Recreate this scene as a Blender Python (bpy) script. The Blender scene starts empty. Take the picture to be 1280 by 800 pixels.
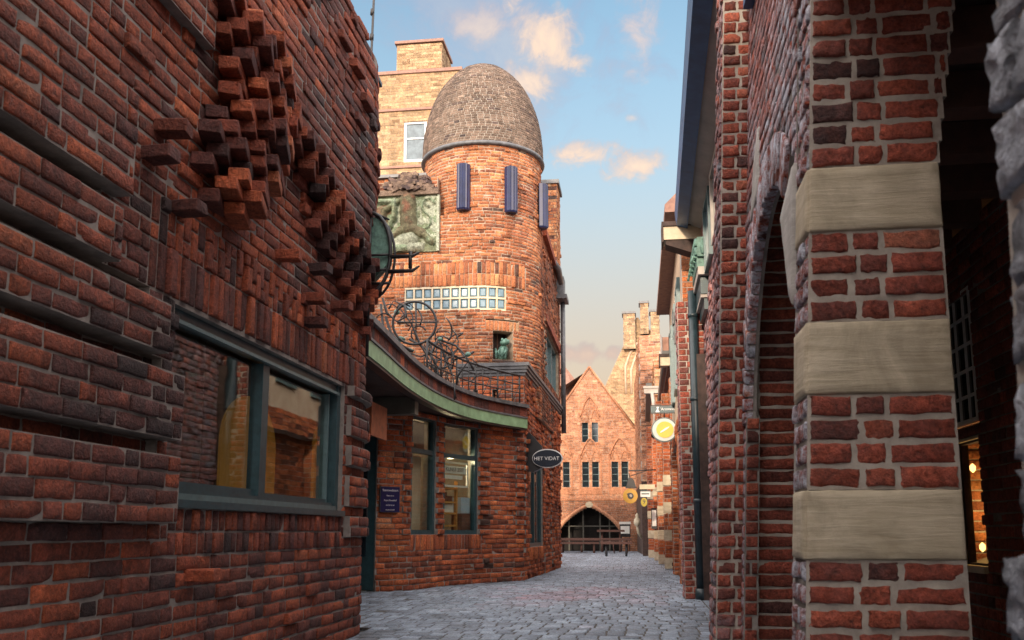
import bpy, math, random
import numpy as np
from mathutils import Vector, Matrix, noise

R = math.radians
rng = random.Random(7)
nr = np.random.RandomState(11)
col = bpy.context.scene.collection
H = .84                                     # eye height of the photographer

# ------------------------------------------------------------------ node helpers
def newmat(name):
    m = bpy.data.materials.new(name); m.use_nodes = True
    nt = m.node_tree; b = nt.nodes['Principled BSDF']
    return m, nt, b
def N(nt, t, **kw):
    n = nt.nodes.new(t)
    for k, v in kw.items():
        if k in n.inputs: n.inputs[k].default_value = v
        else: setattr(n, k, v)
    return n
def L(nt, a, b): nt.links.new(a, b)
def ramp(nt, stops, interp='LINEAR'):
    r = nt.nodes.new('ShaderNodeValToRGB'); r.color_ramp.interpolation = interp
    e = r.color_ramp.elements
    while len(e) < len(stops): e.new(.5)
    for i, (p, c) in enumerate(stops):
        e[i].position = p; e[i].color = (c[0], c[1], c[2], 1)
    return r
def mixc(nt, a, b, fac, mode='MIX'):
    m = nt.nodes.new('ShaderNodeMix'); m.data_type = 'RGBA'; m.blend_type = mode
    for i, v in ((6, a), (7, b)):
        if hasattr(v, 'links'): L(nt, v, m.inputs[i])
        else: m.inputs[i].default_value = (v[0], v[1], v[2], 1)
    if hasattr(fac, 'links'): L(nt, fac, m.inputs[0])
    else: m.inputs[0].default_value = fac
    return m.outputs[2]
def mth(nt, op, a, b=None, c=None, clamp=False):
    m = nt.nodes.new('ShaderNodeMath'); m.operation = op; m.use_clamp = clamp
    for i, v in enumerate((a, b, c)):
        if v is None: continue
        if hasattr(v, 'links'): L(nt, v, m.inputs[i])
        else: m.inputs[i].default_value = v
    return m.outputs[0]
def noise_n(nt, scale, detail=4, rough=.6, vec=None, dist=0):
    n = N(nt, 'ShaderNodeTexNoise'); n.inputs['Scale'].default_value = scale
    n.inputs['Detail'].default_value = detail; n.inputs['Roughness'].default_value = rough
    n.inputs['Distortion'].default_value = dist
    if vec is None:
        vec = nt.nodes.get('TC').outputs['Object'] if nt.nodes.get('TC') else N(nt, 'ShaderNodeTexCoord', name='TC').outputs['Object']
    L(nt, vec, n.inputs['Vector'])
    return n.outputs['Fac']
def bump(nt, b, h, strength=.4, dist=.01):
    n = nt.nodes.new('ShaderNodeBump'); n.inputs['Strength'].default_value = strength
    n.inputs['Distance'].default_value = dist
    L(nt, h, n.inputs['Height']); L(nt, n.outputs[0], b.inputs['Normal'])

def brick_mat(name, stops, rough=.8, white=(.58, .64, .74), grain=60, spec=.3, bs=.55):
    """fired clay: each brick takes its tone from the ramp (attribute r), lightness from g, lime bloom and painted sky sheen from b"""
    m, nt, b = newmat(name)
    at = N(nt, 'ShaderNodeAttribute', attribute_name='bc')
    sp = nt.nodes.new('ShaderNodeSeparateColor'); L(nt, at.outputs['Color'], sp.inputs[0])
    n1 = noise_n(nt, 9, 5, .65); n2 = noise_n(nt, grain, 4, .7); n3 = noise_n(nt, 1.1, 3, .5)
    t = mth(nt, 'ADD', sp.outputs[0], mth(nt, 'MULTIPLY', mth(nt, 'SUBTRACT', n1, .5), .45))
    t = mth(nt, 'ADD', t, mth(nt, 'MULTIPLY', mth(nt, 'SUBTRACT', n3, .5), .5), clamp=True)
    rp = ramp(nt, stops); L(nt, t, rp.inputs[0])
    g1 = N(nt, 'ShaderNodeMapRange'); L(nt, n2, g1.inputs[0]); g1.inputs[1].default_value = .34; g1.inputs[2].default_value = .66; g1.inputs[3].default_value = .62; g1.inputs[4].default_value = 1.28
    n5 = noise_n(nt, 17, 6, .8, None, .8); g2 = N(nt, 'ShaderNodeMapRange'); L(nt, n5, g2.inputs[0]); g2.inputs[1].default_value = .36; g2.inputs[2].default_value = .62; g2.inputs[3].default_value = .55; g2.inputs[4].default_value = 1.15
    k = mth(nt, 'MULTIPLY', mth(nt, 'MULTIPLY', g1.outputs[0], g2.outputs[0]), mth(nt, 'ADD', .74, mth(nt, 'MULTIPLY', sp.outputs[1], .56)))
    mpz = N(nt, 'ShaderNodeMapping'); mpz.inputs['Scale'].default_value = (2.6, 2.6, .42); L(nt, nt.nodes['TC'].outputs['Object'], mpz.inputs[0])
    rain = N(nt, 'ShaderNodeMapRange'); L(nt, noise_n(nt, 1., 6, .68, mpz.outputs[0], .5), rain.inputs[0]); rain.inputs[1].default_value = .40; rain.inputs[2].default_value = .64; rain.inputs[3].default_value = 1.1; rain.inputs[4].default_value = .74
    k = mth(nt, 'MULTIPLY', k, rain.outputs[0])      # old rain and soot runs
    cc = nt.nodes.new('ShaderNodeCombineColor')
    for i in range(3): L(nt, k, cc.inputs[i])
    c = mixc(nt, rp.outputs[0], cc.outputs[0], 1., 'MULTIPLY')
    # dark soot specks
    sk = N(nt, 'ShaderNodeMapRange'); L(nt, noise_n(nt, 26, 6, .75), sk.inputs[0])
    sk.inputs[1].default_value = .56; sk.inputs[2].default_value = .68
    c = mixc(nt, c, (.028, .02, .02), mth(nt, 'MULTIPLY', sk.outputs[0], .65))
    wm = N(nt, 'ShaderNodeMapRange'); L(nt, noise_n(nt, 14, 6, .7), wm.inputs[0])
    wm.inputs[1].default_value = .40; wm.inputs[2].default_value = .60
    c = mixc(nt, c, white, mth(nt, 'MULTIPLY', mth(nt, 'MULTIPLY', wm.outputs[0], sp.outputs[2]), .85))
    L(nt, c, b.inputs['Base Color']); b.inputs['Roughness'].default_value = rough
    b.inputs['Specular IOR Level'].default_value = spec
    h = mth(nt, 'ADD', mth(nt, 'MULTIPLY', n5, 1.1), mth(nt, 'MULTIPLY', n2, 1.1))
    bump(nt, b, h, min(1, bs * 1.35), .03)
    return m
def plain(name, c, rough=.6, metal=0, spec=.5, vary=.12, scale=12, bs=.0, coat=0, c2=None, dist=.006):
    m, nt, b = newmat(name)
    n1 = noise_n(nt, scale, 6, .65)
    if c2 is None: c2 = tuple(x * (1 - 2.5 * vary) for x in c); c1 = tuple(min(1, x * (1 + vary)) for x in c)
    else: c1 = c
    rp = ramp(nt, [(.3, c2), (.7, c1)]); L(nt, n1, rp.inputs[0])
    L(nt, rp.outputs[0], b.inputs['Base Color'])
    b.inputs['Roughness'].default_value = rough; b.inputs['Metallic'].default_value = metal
    b.inputs['Specular IOR Level'].default_value = spec
    if coat: b.inputs['Coat Weight'].default_value = coat; b.inputs['Coat Roughness'].default_value = .08
    if bs: bump(nt, b, noise_n(nt, scale * 4, 5, .7), bs, dist)
    return m
def streaky(name, c1, c2, sx=3, sz=40, rough=.8):
    """sawn sandstone: fine horizontal bedding"""
    m, nt, b = newmat(name)
    tc = N(nt, 'ShaderNodeTexCoord', name='TC'); mp = N(nt, 'ShaderNodeMapping')
    mp.inputs['Scale'].default_value = (sx, sx, sz); L(nt, tc.outputs['Object'], mp.inputs[0])
    n1 = noise_n(nt, 1, 6, .7, mp.outputs[0], .6); n2 = noise_n(nt, 5, 5, .6)
    t = mth(nt, 'ADD', mth(nt, 'MULTIPLY', n1, .6), mth(nt, 'MULTIPLY', n2, .5))
    rp = ramp(nt, [(.36, c2), (.68, c1)]); L(nt, t, rp.inputs[0])
    L(nt, rp.outputs[0], b.inputs['Base Color']); b.inputs['Roughness'].default_value = rough
    pit = N(nt, 'ShaderNodeMapRange'); L(nt, noise_n(nt, 70, 5, .75), pit.inputs[0]); pit.inputs[1].default_value = .24; pit.inputs[2].default_value = .36
    st = N(nt, 'ShaderNodeMapRange'); L(nt, noise_n(nt, 3.2, 7, .72, None, 1.2), st.inputs[0]); st.inputs[1].default_value = .42; st.inputs[2].default_value = .66
    cc = mixc(nt, rp.outputs[0], (c2[0] * .38, c2[1] * .36, c2[2] * .34), mth(nt, 'MULTIPLY', st.outputs[0], .42))
    cc = mixc(nt, (c2[0] * .5, c2[1] * .48, c2[2] * .46), cc, pit.outputs[0]); L(nt, cc, b.inputs['Base Color'])
    bump(nt, b, mth(nt, 'ADD', mth(nt, 'MULTIPLY', n1, 1.2), mth(nt, 'MULTIPLY', pit.outputs[0], .8)), .6, .008)
    return m
def glass_mat(name, tint=(.85, .9, .88), ior=1.55, rough=.015, wob=.02):
    m, nt, b = newmat(name); nt.nodes.remove(b)
    out = nt.nodes['Material Output']
    ge = nt.nodes.new('ShaderNodeNewGeometry'); dt = nt.nodes.new('ShaderNodeVectorMath'); dt.operation = 'DOT_PRODUCT'
    L(nt, ge.outputs['Normal'], dt.inputs[0]); L(nt, ge.outputs['Incoming'], dt.inputs[1])
    f0 = ((ior - 1) / (ior + 1)) ** 2      # Schlick reflectance, the same from both faces of the pane
    sch = mth(nt, 'ADD', f0, mth(nt, 'MULTIPLY', mth(nt, 'POWER', mth(nt, 'SUBTRACT', 1., mth(nt, 'ABSOLUTE', dt.outputs['Value'])), 5.), 1 - f0), clamp=True)
    gl = N(nt, 'ShaderNodeBsdfGlossy'); gl.inputs['Roughness'].default_value = rough
    tr = N(nt, 'ShaderNodeBsdfTransparent'); tr.inputs[0].default_value = (*tint, 1)
    mx = nt.nodes.new('ShaderNodeMixShader')
    L(nt, sch, mx.inputs[0]); L(nt, tr.outputs[0], mx.inputs[1]); L(nt, gl.outputs[0], mx.inputs[2])
    L(nt, mx.outputs[0], out.inputs[0])
    bp = nt.nodes.new('ShaderNodeBump'); bp.inputs['Strength'].default_value = wob; bp.inputs['Distance'].default_value = .05
    L(nt, noise_n(nt, 2.2, 2, .5), bp.inputs['Height'])
    L(nt, bp.outputs[0], gl.inputs['Normal'])
    return m
def emit(name, c, s):
    m, nt, b = newmat(name)
    b.inputs['Base Color'].default_value = (*c, 1); b.inputs['Emission Color'].default_value = (*c, 1)
    b.inputs['Emission Strength'].default_value = s
    return m

M = {}
M['dark_brick'] = brick_mat('dark_brick', [(0, (.05, .028, .028)), (.22, (.13, .042, .034)), (.5, (.29, .068, .034)), (.78, (.44, .105, .042)), (1, (.54, .17, .08))], rough=.7)
M['red_brick'] = brick_mat('red_brick', [(0, (.09, .05, .04)), (.2, (.24, .07, .04)), (.5, (.48, .125, .05)), (.78, (.60, .185, .068)), (1, (.62, .28, .14))])
M['tower_brick'] = brick_mat('tower_brick', [(0, (.09, .06, .05)), (.22, (.28, .10, .055)), (.5, (.50, .175, .075)), (.78, (.62, .26, .11)), (1, (.64, .38, .20))])
M['pier_brick'] = brick_mat('pier_brick', [(0, (.10, .045, .04)), (.2, (.22, .065, .048)), (.5, (.38, .09, .055)), (.78, (.48, .125, .07)), (1, (.52, .22, .14))], rough=.75)
M['dome_brick'] = brick_mat('dome_brick', [(0, (.07, .05, .05)), (.25, (.14, .095, .08)), (.5, (.19, .135, .10)), (.78, (.26, .18, .135)), (1, (.34, .25, .19))])
M['pale_brick'] = brick_mat('pale_brick', [(0, (.24, .14, .08)), (.25, (.38, .235, .125)), (.5, (.49, .325, .18)), (.78, (.56, .39, .23)), (1, (.60, .46, .30))])
M['gable_brick'] = brick_mat('gable_brick', [(0, (.20, .10, .07)), (.25, (.42, .18, .10)), (.5, (.58, .265, .145)), (.78, (.66, .34, .20)), (1, (.70, .44, .28))])
M['paver'] = brick_mat('paver', [(0, (.10, .115, .14)), (.25, (.20, .25, .32)), (.55, (.29, .36, .445)), (.8, (.30, .28, .35)), (1, (.32, .22, .26))], rough=.6, bs=.35, spec=.45)
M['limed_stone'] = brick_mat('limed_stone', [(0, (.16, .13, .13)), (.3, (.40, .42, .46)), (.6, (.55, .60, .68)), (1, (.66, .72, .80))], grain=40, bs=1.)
M['relief_stone'] = brick_mat('relief_stone', [(0, (.30, .13, .08)), (.2, (.15, .13, .08)), (.36, (.20, .20, .12)), (.6, (.24, .32, .21)), (.85, (.42, .46, .36))], grain=45, bs=.8)
M['mortar'] = plain('mortar', (.30, .275, .25), .95, c2=(.13, .12, .11), scale=9, bs=.5)
M['light_mortar'] = plain('light_mortar', (.50, .46, .40), .95, c2=(.26, .23, .20), scale=9, bs=.5)
M['dark_mortar'] = plain('dark_mortar', (.29, .255, .23), .95, c2=(.12, .105, .095), scale=7, bs=.5)
M['warm_mortar'] = plain('warm_mortar', (.46, .37, .28), .95, c2=(.24, .18, .13), scale=9, bs=.4)
M['joint_sand'] = plain('joint_sand', (.085, .08, .075), .95, vary=.2, scale=20, bs=.3)
M['sandstone'] = streaky('sandstone', (.62, .55, .41), (.40, .34, .23))
M['grey_stone'] = streaky('grey_stone', (.50, .49, .46), (.34, .33, .31))
M['teal'] = plain('teal_paint', (.026, .066, .078), .35, vary=.15, scale=18)
M['pipe_paint'] = plain('pipe_paint', (.018, .036, .045), .4, vary=.2, scale=9)
M['teal_light'] = plain('teal_light_paint', (.10, .17, .18), .35, vary=.1, scale=18)
M['green'] = plain('green_paint', (.22, .37, .21), .45, vary=.18, scale=5)
M['blue_gutter'] = plain('blue_gutter', (.022, .095, .23), .45, vary=.15, scale=6)
M['soffit'] = plain('soffit_boards', (.42, .38, .34), .6, vary=.1, scale=4)
M['olive'] = plain('olive_beam', (.10, .10, .08), .6, vary=.15, scale=5)
M['cream'] = plain('cream_paint', (.62, .52, .36), .6, vary=.1, scale=6)
M['plaster'] = plain('plaster', (.62, .50, .36), .85, c2=(.46, .32, .22), scale=5, bs=.2)
M['blue_ceramic'] = plain('blue_ceramic', (.010, .017, .068), .42, vary=.15, scale=5)
M['iron'] = plain('wrought_iron', (.022, .022, .024), .5, vary=.2, scale=30, bs=.3)
M['lead'] = plain('lead_flashing', (.11, .115, .125), .45, vary=.25, scale=8)
M['verdigris'] = plain('verdigris_bronze', (.16, .32, .26), .55, c2=(.03, .07, .06), scale=16, bs=.4)
M['mossy'] = plain('mossy_stone', (.46, .44, .33), .95, c2=(.13, .14, .06), scale=7, bs=.8, dist=.03)
M['relief_light'] = plain('relief_lime', (.60, .60, .50), .95, c2=(.30, .36, .24), scale=6, bs=.6, dist=.02)
M['relief_green'] = plain('relief_green', (.24, .36, .24), .9, c2=(.12, .15, .09), scale=8, bs=.6, dist=.02)
M['dark'] = plain('dark_room', (.018, .016, .015), .9)
M['room'] = plain('room_plaster', (.20, .17, .14), .9, vary=.1)
M['ochre'] = plain('glowing_ochre_curtain', (.42, .19, .03), .8, vary=.12, scale=5)
M['ochre'].node_tree.nodes['Principled BSDF'].inputs['Emission Color'].default_value = (.50, .21, .03, 1); M['ochre'].node_tree.nodes['Principled BSDF'].inputs['Emission Strength'].default_value = .075   # glow added to the blinds themselves, no lamp stands behind them
M['wood'] = plain('weathered_wood', (.15, .065, .045), .7, c2=(.09, .045, .035), scale=14, bs=.3)
M['orange_panel'] = plain('orange_panel', (.30, .09, .035), .7, vary=.2, scale=9)
M['dark_wood'] = plain('dark_wood', (.06, .035, .028), .75, vary=.3, scale=10, bs=.3)
M['rack_wood'] = plain('pine_wood', (.55, .27, .07), .5, vary=.12, scale=12)
M['tile'] = plain('roof_tiles', (.34, .20, .15), .85, c2=(.20, .11, .09), scale=14, bs=.4)
M['white'] = plain('white_paint', (.72, .73, .72), .4, vary=.06)
M['navy'] = plain('navy_enamel', (.012, .014, .075), .25, vary=.1)
M['sign_dark'] = plain('dark_sign', (.010, .018, .032), .3, vary=.1)
M['yellow'] = plain('yellow_sign', (.50, .37, .008), .4, vary=.05)
M['amber'] = plain('amber_sign', (.62, .33, .02), .4, vary=.06)
M['black'] = plain('black_paint', (.014, .014, .016), .4, vary=.1)
M['glass'] = glass_mat('window_glass', ior=2.0)
M['shop_glass'] = glass_mat('shop_glass', ior=1.75, wob=.03)
M['dark_pane'] = plain('dark_pane', (.012, .024, .032), .06, spec=.9, vary=.2, scale=4)
M['sky_pane'] = plain('pale_pane', (.12, .16, .18), .04, spec=1., vary=.2, scale=4)
M['glass_block'] = plain('glass_block', (.17, .28, .34), .38, c2=(.08, .15, .20), spec=.9, scale=9)
M['lamp_glow'] = emit('lamp_glow', (1, .50, .15), 3)
M['body'] = plain('rear_masonry', (.24, .13, .09), .95, vary=.15, scale=3, bs=.3)
M['sign_grey'] = plain('sign_grey', (.42, .46, .44), .4, vary=.06)
M['paper'] = plain('paper', (.70, .70, .66), .7, vary=.04)
M['pale_blue'] = plain('pale_blue_box', (.40, .52, .62), .6, vary=.05)
M['lace'] = plain('net_curtain', (.66, .68, .62), .8, vary=.1, scale=30)

# ------------------------------------------------------------------ object helpers
def tag(o, label=None, cat=None, group=None, kind=None):
    if label: o['label'] = label
    if cat: o['category'] = cat
    if group: o['group'] = group
    if kind: o['kind'] = kind
    return o
def empty(name, loc=(0, 0, 0), label=None, cat=None, group=None):
    o = bpy.data.objects.new(name, None); col.objects.link(o); o.location = loc
    o.empty_display_size = .2
    return tag(o, label, cat, group)
def link(name, me, parent=None):
    o = bpy.data.objects.new(name, me); col.objects.link(o)
    if parent is not None:
        o.parent = parent
        o.matrix_parent_inverse = Matrix.Translation(parent.matrix_basis.translation).inverted()
        p = parent.parent
        if p is not None: o.matrix_parent_inverse = Matrix.Identity(4)
        if p is not None and parent.type != 'EMPTY': o.matrix_parent_inverse = Matrix.Translation(p.matrix_basis.translation).inverted() @ Matrix.Translation(p.matrix_basis.translation)
    return o

# surfaces: (s, z, depth) -> world
class Path:
    def __init__(s, pts, s0=0., flip=False, warp=None, smooth=0):
        p = np.array(pts, float)
        if smooth:
            q = []
            for i in range(len(p) - 1):
                a = p[max(i - 1, 0)]; b = p[i]; c = p[i + 1]; d = p[min(i + 2, len(p) - 1)]
                for k in range(smooth):
                    t = k / smooth
                    q.append(.5 * ((2 * b) + (-a + c) * t + (2 * a - 5 * b + 4 * c - d) * t * t + (-a + 3 * b - 3 * c + d) * t ** 3))
            q.append(p[-1]); p = np.array(q)
        s.p = p; seg = np.diff(p, axis=0); s.l = np.hypot(seg[:, 0], seg[:, 1])
        s.t = seg / s.l[:, None]; s.S = np.concatenate([[0], np.cumsum(s.l)]) + s0
        s.flip = flip; s.warp = warp; s.s0 = s0; s.s1 = s.S[-1]
        s.corners = [] if smooth else [s.S[i + 1] for i in range(len(s.t) - 1) if np.dot(s.t[i], s.t[i + 1]) < .94]
        s.curved = len(s.t) > 1
    def map(s, S, Z, D):
        S = np.asarray(S, float); Z = np.asarray(Z, float); D = np.asarray(D, float)
        m = (S.min() + S.max()) / 2
        if s.curved and not s.corners:
            i = np.clip(np.searchsorted(s.S, S, 'right') - 1, 0, len(s.l) - 1)
        else:
            i = np.full(S.shape, min(max(np.searchsorted(s.S, m, 'right') - 1, 0), len(s.l) - 1))
        ds = S - s.S[i]
        t = s.t[i]
        x = s.p[i, 0] + t[..., 0] * ds; y = s.p[i, 1] + t[..., 1] * ds
        if s.curved and not s.corners:       # blended normals round a bend
            mid = (s.S[:-1] + s.S[1:]) / 2
            tx = np.interp(S, mid, s.t[:, 0]); ty = np.interp(S, mid, s.t[:, 1]); k = np.hypot(tx, ty); tx /= k; ty /= k
        else: tx, ty = t[..., 0], t[..., 1]
        sg = -1. if s.flip else 1.
        x = x + sg * ty * D; y = y - sg * tx * D
        if s.warp: x = s.warp(x, y, Z)
        return np.stack([x, y, Z + 0 * x], -1)
class Ground:
    corners = []; s0 = 0; s1 = 1; curved = False
    def map(s, S, Z, D): return np.stack([np.asarray(S, float), np.asarray(Z, float), np.asarray(D, float)], -1)

class MB:
    """collects shapes, then builds ONE mesh object"""
    def __init__(s): s.v = []; s.f = []; s.m = []; s.c = []; s.sm = []; s.n = 0
    def add(s, v, f, m=0, c=(.5, .5, 0), smooth=False):
        v = np.asarray(v, float).reshape(-1, 3)
        s.v.append(v); s.f += [tuple(i + s.n for i in q) for q in f]; s.m += [m] * len(f); s.sm += [smooth] * len(f)
        s.c.append(np.tile(np.array(c, float), (len(v), 1))); s.n += len(v)
    def box(s, x0, x1, y0, y1, z0, z1, m=0, c=(.5, .5, 0)):
        s.hexa([(x0, y0, z0), (x1, y0, z0), (x1, y1, z0), (x0, y1, z0), (x0, y0, z1), (x1, y0, z1), (x1, y1, z1), (x0, y1, z1)], m, c)
    def hexa(s, p, m=0, c=(.5, .5, 0)):
        s.add(p, [(0, 3, 2, 1), (4, 5, 6, 7), (0, 1, 5, 4), (1, 2, 6, 5), (2, 3, 7, 6), (3, 0, 4, 7)], m, c)
    def obox(s, ctr, size, mat3, m=0, c=(.5, .5, 0)):
        hx, hy, hz = [q / 2 for q in size]
        pts = [Vector((a, b, d)) for d in (-hz, hz) for a, b in ((-hx, -hy), (hx, -hy), (hx, hy), (-hx, hy))]
        s.hexa([tuple(Vector(ctr) + mat3 @ p) for p in pts], m, c)
    def sbox(s, sf, a, b, z0, z1, d0, d1, m=0, nseg=1, c=(.5, .5, 0)):
        """box laid on a surface, d1 the outer face"""
        ss = np.linspace(a, b, nseg + 1); pts = []
        for x in ss:
            pts.append(sf.map(np.array([x] * 4) * 1. if nseg == 1 and False else np.array([x, x, x, x]), np.array([z0, z0, z1, z1]), np.array([d0, d1, d1, d0])) if sf.curved and not sf.corners
                       else sf.map(np.array([x, x, x, x, (a + b) - x]), np.array([z0, z0, z1, z1, z0]), np.array([d0, d1, d1, d0, d0]))[:4])
        v = np.concatenate(pts); f = []
        for i in range(nseg):
            o = 4 * i
            f += [(o, o + 4, o + 5, o + 1), (o + 1, o + 5, o + 6, o + 2), (o + 2, o + 6, o + 7, o + 3), (o + 3, o + 7, o + 4, o)]
        f += [(0, 1, 2, 3), (4 * nseg + 3, 4 * nseg + 2, 4 * nseg + 1, 4 * nseg)]
        s.add(v, f, m, c)
    def tube(s, pts, r, n=7, m=0, closed=False, c=(.5, .5, 0)):
        P = [Vector(p) for p in pts]; k = len(P); V = []
        up = Vector((0, 0, 1))
        for i in range(k):
            if closed: t = (P[(i + 1) % k] - P[i - 1])
            else: t = P[min(i + 1, k - 1)] - P[max(i - 1, 0)]
            t.normalize(); a = up if abs(t.z) < .9 else Vector((1, 0, 0))
            x = t.cross(a).normalized(); y = t.cross(x).normalized()
            if i and (x.dot(px) < 0): x = -x; y = -y
            px = x
            rr = r[i] if isinstance(r, (list, tuple)) else r
            V += [tuple(P[i] + x * rr * math.cos(2 * math.pi * j / n) + y * rr * math.sin(2 * math.pi * j / n)) for j in range(n)]
        f = []
        for i in range(k if closed else k - 1):
            for j in range(n):
                a0 = i * n + j; a1 = i * n + (j + 1) % n; b0 = ((i + 1) % k) * n + j; b1 = ((i + 1) % k) * n + (j + 1) % n
                f.append((a0, a1, b1, b0))
        if not closed: f += [tuple(range(n))[::-1], tuple(range((k - 1) * n, k * n))]
        s.add(V, f, m, c, True)
    def lathe(s, ctr, prof, n=32, m=0, c=(.5, .5, 0), a0=0., a1=2 * math.pi, smooth=True):
        V = []; full = abs(a1 - a0 - 2 * math.pi) < 1e-6; k = n if full else n + 1
        for i in range(k):
            a = a0 + (a1 - a0) * i / n
            V += [(ctr[0] + r * math.cos(a), ctr[1] + r * math.sin(a), ctr[2] + z) for r, z in prof]
        p = len(prof); f = []
        for i in range(n):
            for j in range(p - 1):
                q = ((i + 1) % k) * p
                f.append((i * p + j, q + j, q + j + 1, i * p + j + 1))
        s.add(V, f, m, c, smooth)
    def prism(s, poly, axis, a, b, m=0, c=(.5, .5, 0)):
        """extrude a polygon; axis 'y': poly is (x,z); 'z': (x,y); 'x': (y,z)"""
        k = len(poly); g = {'y': lambda p, t: (p[0], t, p[1]), 'z': lambda p, t: (p[0], p[1], t), 'x': lambda p, t: (t, p[0], p[1])}[axis]
        V = [g(p, a) for p in poly] + [g(p, b) for p in poly]
        f = [tuple(range(k)), tuple(range(2 * k - 1, k - 1, -1))] + [(i, (i + 1) % k, k + (i + 1) % k, k + i) for i in range(k)]
        s.add(V, f, m, c)
    def disc(s, ctr, rx, rz, y0, y1, n=32, m=0, ang=0):
        pts = []
        for i in range(n):
            a = 2 * math.pi * i / n; x = rx * math.cos(a); z = rz * math.sin(a)
            pts.append((ctr[0] + x * math.cos(ang) - z * math.sin(ang), ctr[1] + x * math.sin(ang) + z * math.cos(ang)))
        s.prism(pts, 'y', y0, y1, m)
    def build(s, name, mats, parent=None, **kw):
        me = bpy.data.meshes.new(name)
        v = np.concatenate(s.v) if s.v else np.zeros((0, 3))
        me.from_pydata(v.tolist(), [], s.f)
        if not isinstance(mats, (list, tuple)): mats = [mats]
        for mm in mats: me.materials.append(M[mm] if isinstance(mm, str) else mm)
        me.polygons.foreach_set('material_index', s.m); me.polygons.foreach_set('use_smooth', s.sm)
        c = np.concatenate(s.c); at = me.attributes.new('bc', 'FLOAT_COLOR', 'POINT')
        at.data.foreach_set('color', np.concatenate([c, np.ones((len(c), 1))], 1).ravel())
        me.update(); o = link(name, me, parent)
        if kw: tag(o, **kw)
        return o

# ------------------------------------------------------------------ brickwork
def brick(mb, sf, cs, cz, df, db, nx=2, nz=2, c=(.5, .5, 0), rnd=.004, jit=.003, m=0, chip=.10):
    """one brick: corners (bl, br, tr, tl) in surface coordinates, front depth df, back depth db"""
    L_ = max(abs(cs[1] - cs[0]) + abs(cz[1] - cz[0]), .02); H_ = max(abs(cz[3] - cz[0]) + abs(cs[3] - cs[0]), .02)
    e = min(.007 / L_, .2); g = min(.007 / H_, .2)
    if nx <= 1: A = np.array([0, 1.]); B = np.array([0, 1.])
    else:
        A = np.concatenate([[0], np.linspace(e, 1 - e, nx), [1]]); B = np.concatenate([[0], np.linspace(g, 1 - g, nz), [1]])
    na, nb = len(A), len(B)
    a, b = np.meshgrid(A, B, indexing='ij')
    W = [(1 - a) * (1 - b), a * (1 - b), a * b, (1 - a) * b]
    S = sum(w * q for w, q in zip(W, cs)); Z = sum(w * q for w, q in zip(W, cz))
    D = np.full(a.shape, float(df))
    if nx > 1:
        edge = (a == 0) | (a == 1) | (b == 0) | (b == 1)
        D = D - np.where(edge, rnd * (1.0 + nr.rand(na, nb)), 0) + (nr.rand(na, nb) - .5) * jit * .55
        D += ((a - .5) * (nr.rand() - .5) + (b - .5) * (nr.rand() - .5)) * jit * 1.1
        S = S + (nr.rand(na, nb) - .5) * jit; Z = Z + (nr.rand(na, nb) - .5) * jit * 1.0 + (a - .5) * (nr.rand() - .5) * jit * 1.2
        if nr.rand() < chip:      # a knocked-off corner
            ca, cb = nr.randint(2), nr.randint(2)
            D -= .018 * np.clip(1 - 3.5 * np.hypot((a - ca) * L_ / H_, b - cb) * H_ / .07 * .6, 0, 1)
    idx = np.arange(na * nb).reshape(na, nb)
    loop = list(idx[:, 0]) + list(idx[-1, 1:]) + list(idx[-2::-1, -1]) + list(idx[0, -2:0:-1])
    Sf, Zf, Df = S.ravel(), Z.ravel(), D.ravel()
    S2 = np.concatenate([Sf, Sf[loop]]); Z2 = np.concatenate([Zf, Zf[loop]]); D2 = np.concatenate([Df, np.full(len(loop), db)])
    v = sf.map(S2, Z2, D2); f = []
    for i in range(na - 1):
        for j in range(nb - 1): f.append((idx[i, j], idx[i + 1, j], idx[i + 1, j + 1], idx[i, j + 1]))
    k = len(loop); o = na * nb
    for i in range(k): f.append((loop[(i + 1) % k], loop[i], o + i, o + (i + 1) % k))
    mb.add(v, f, m, c, nx > 1)
def bcol(t=0., w=0., spread=.30):
    r = .5 + t + rng.gauss(0, spread * .62)
    if spread > .15 and rng.random() < .07: r = rng.uniform(.02, .3) + t * .3
    return (min(max(r, 0), 1), rng.random(), w)

def cuts(iv, a, b):
    o = []
    for x, y in iv:
        if b <= x or a >= y: o.append((x, y)); continue
        if a > x: o.append((x, a))
        if b < y: o.append((b, y))
    return o
def rect(a, b, z0, z1): return lambda z: (a, b) if z0 < z < z1 else None
def arch(c, r, spring, ring=.0, z0=-9, rise=None):
    def f(z):
        rr = r + ring
        if z < z0: return None
        if z <= spring: return (c - r, c + r)
        h = (z - spring) / ((rise or r) + ring)
        return (c - rr * math.sqrt(1 - h * h), c + rr * math.sqrt(1 - h * h)) if h < 1 else None
    return f
def pointed(c, w, spring, rise, z0=-9, ring=0.):
    """two-centred pointed opening"""
    def f(z):
        if z < z0: return None
        if z <= spring: return (c - w, c + w)
        k = (z - spring) / (rise + ring)
        if k >= 1: return None
        ww = (w + ring) * (1 - k ** 1.75) ** .86
        return (c - ww, c + ww)
    return f

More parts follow.
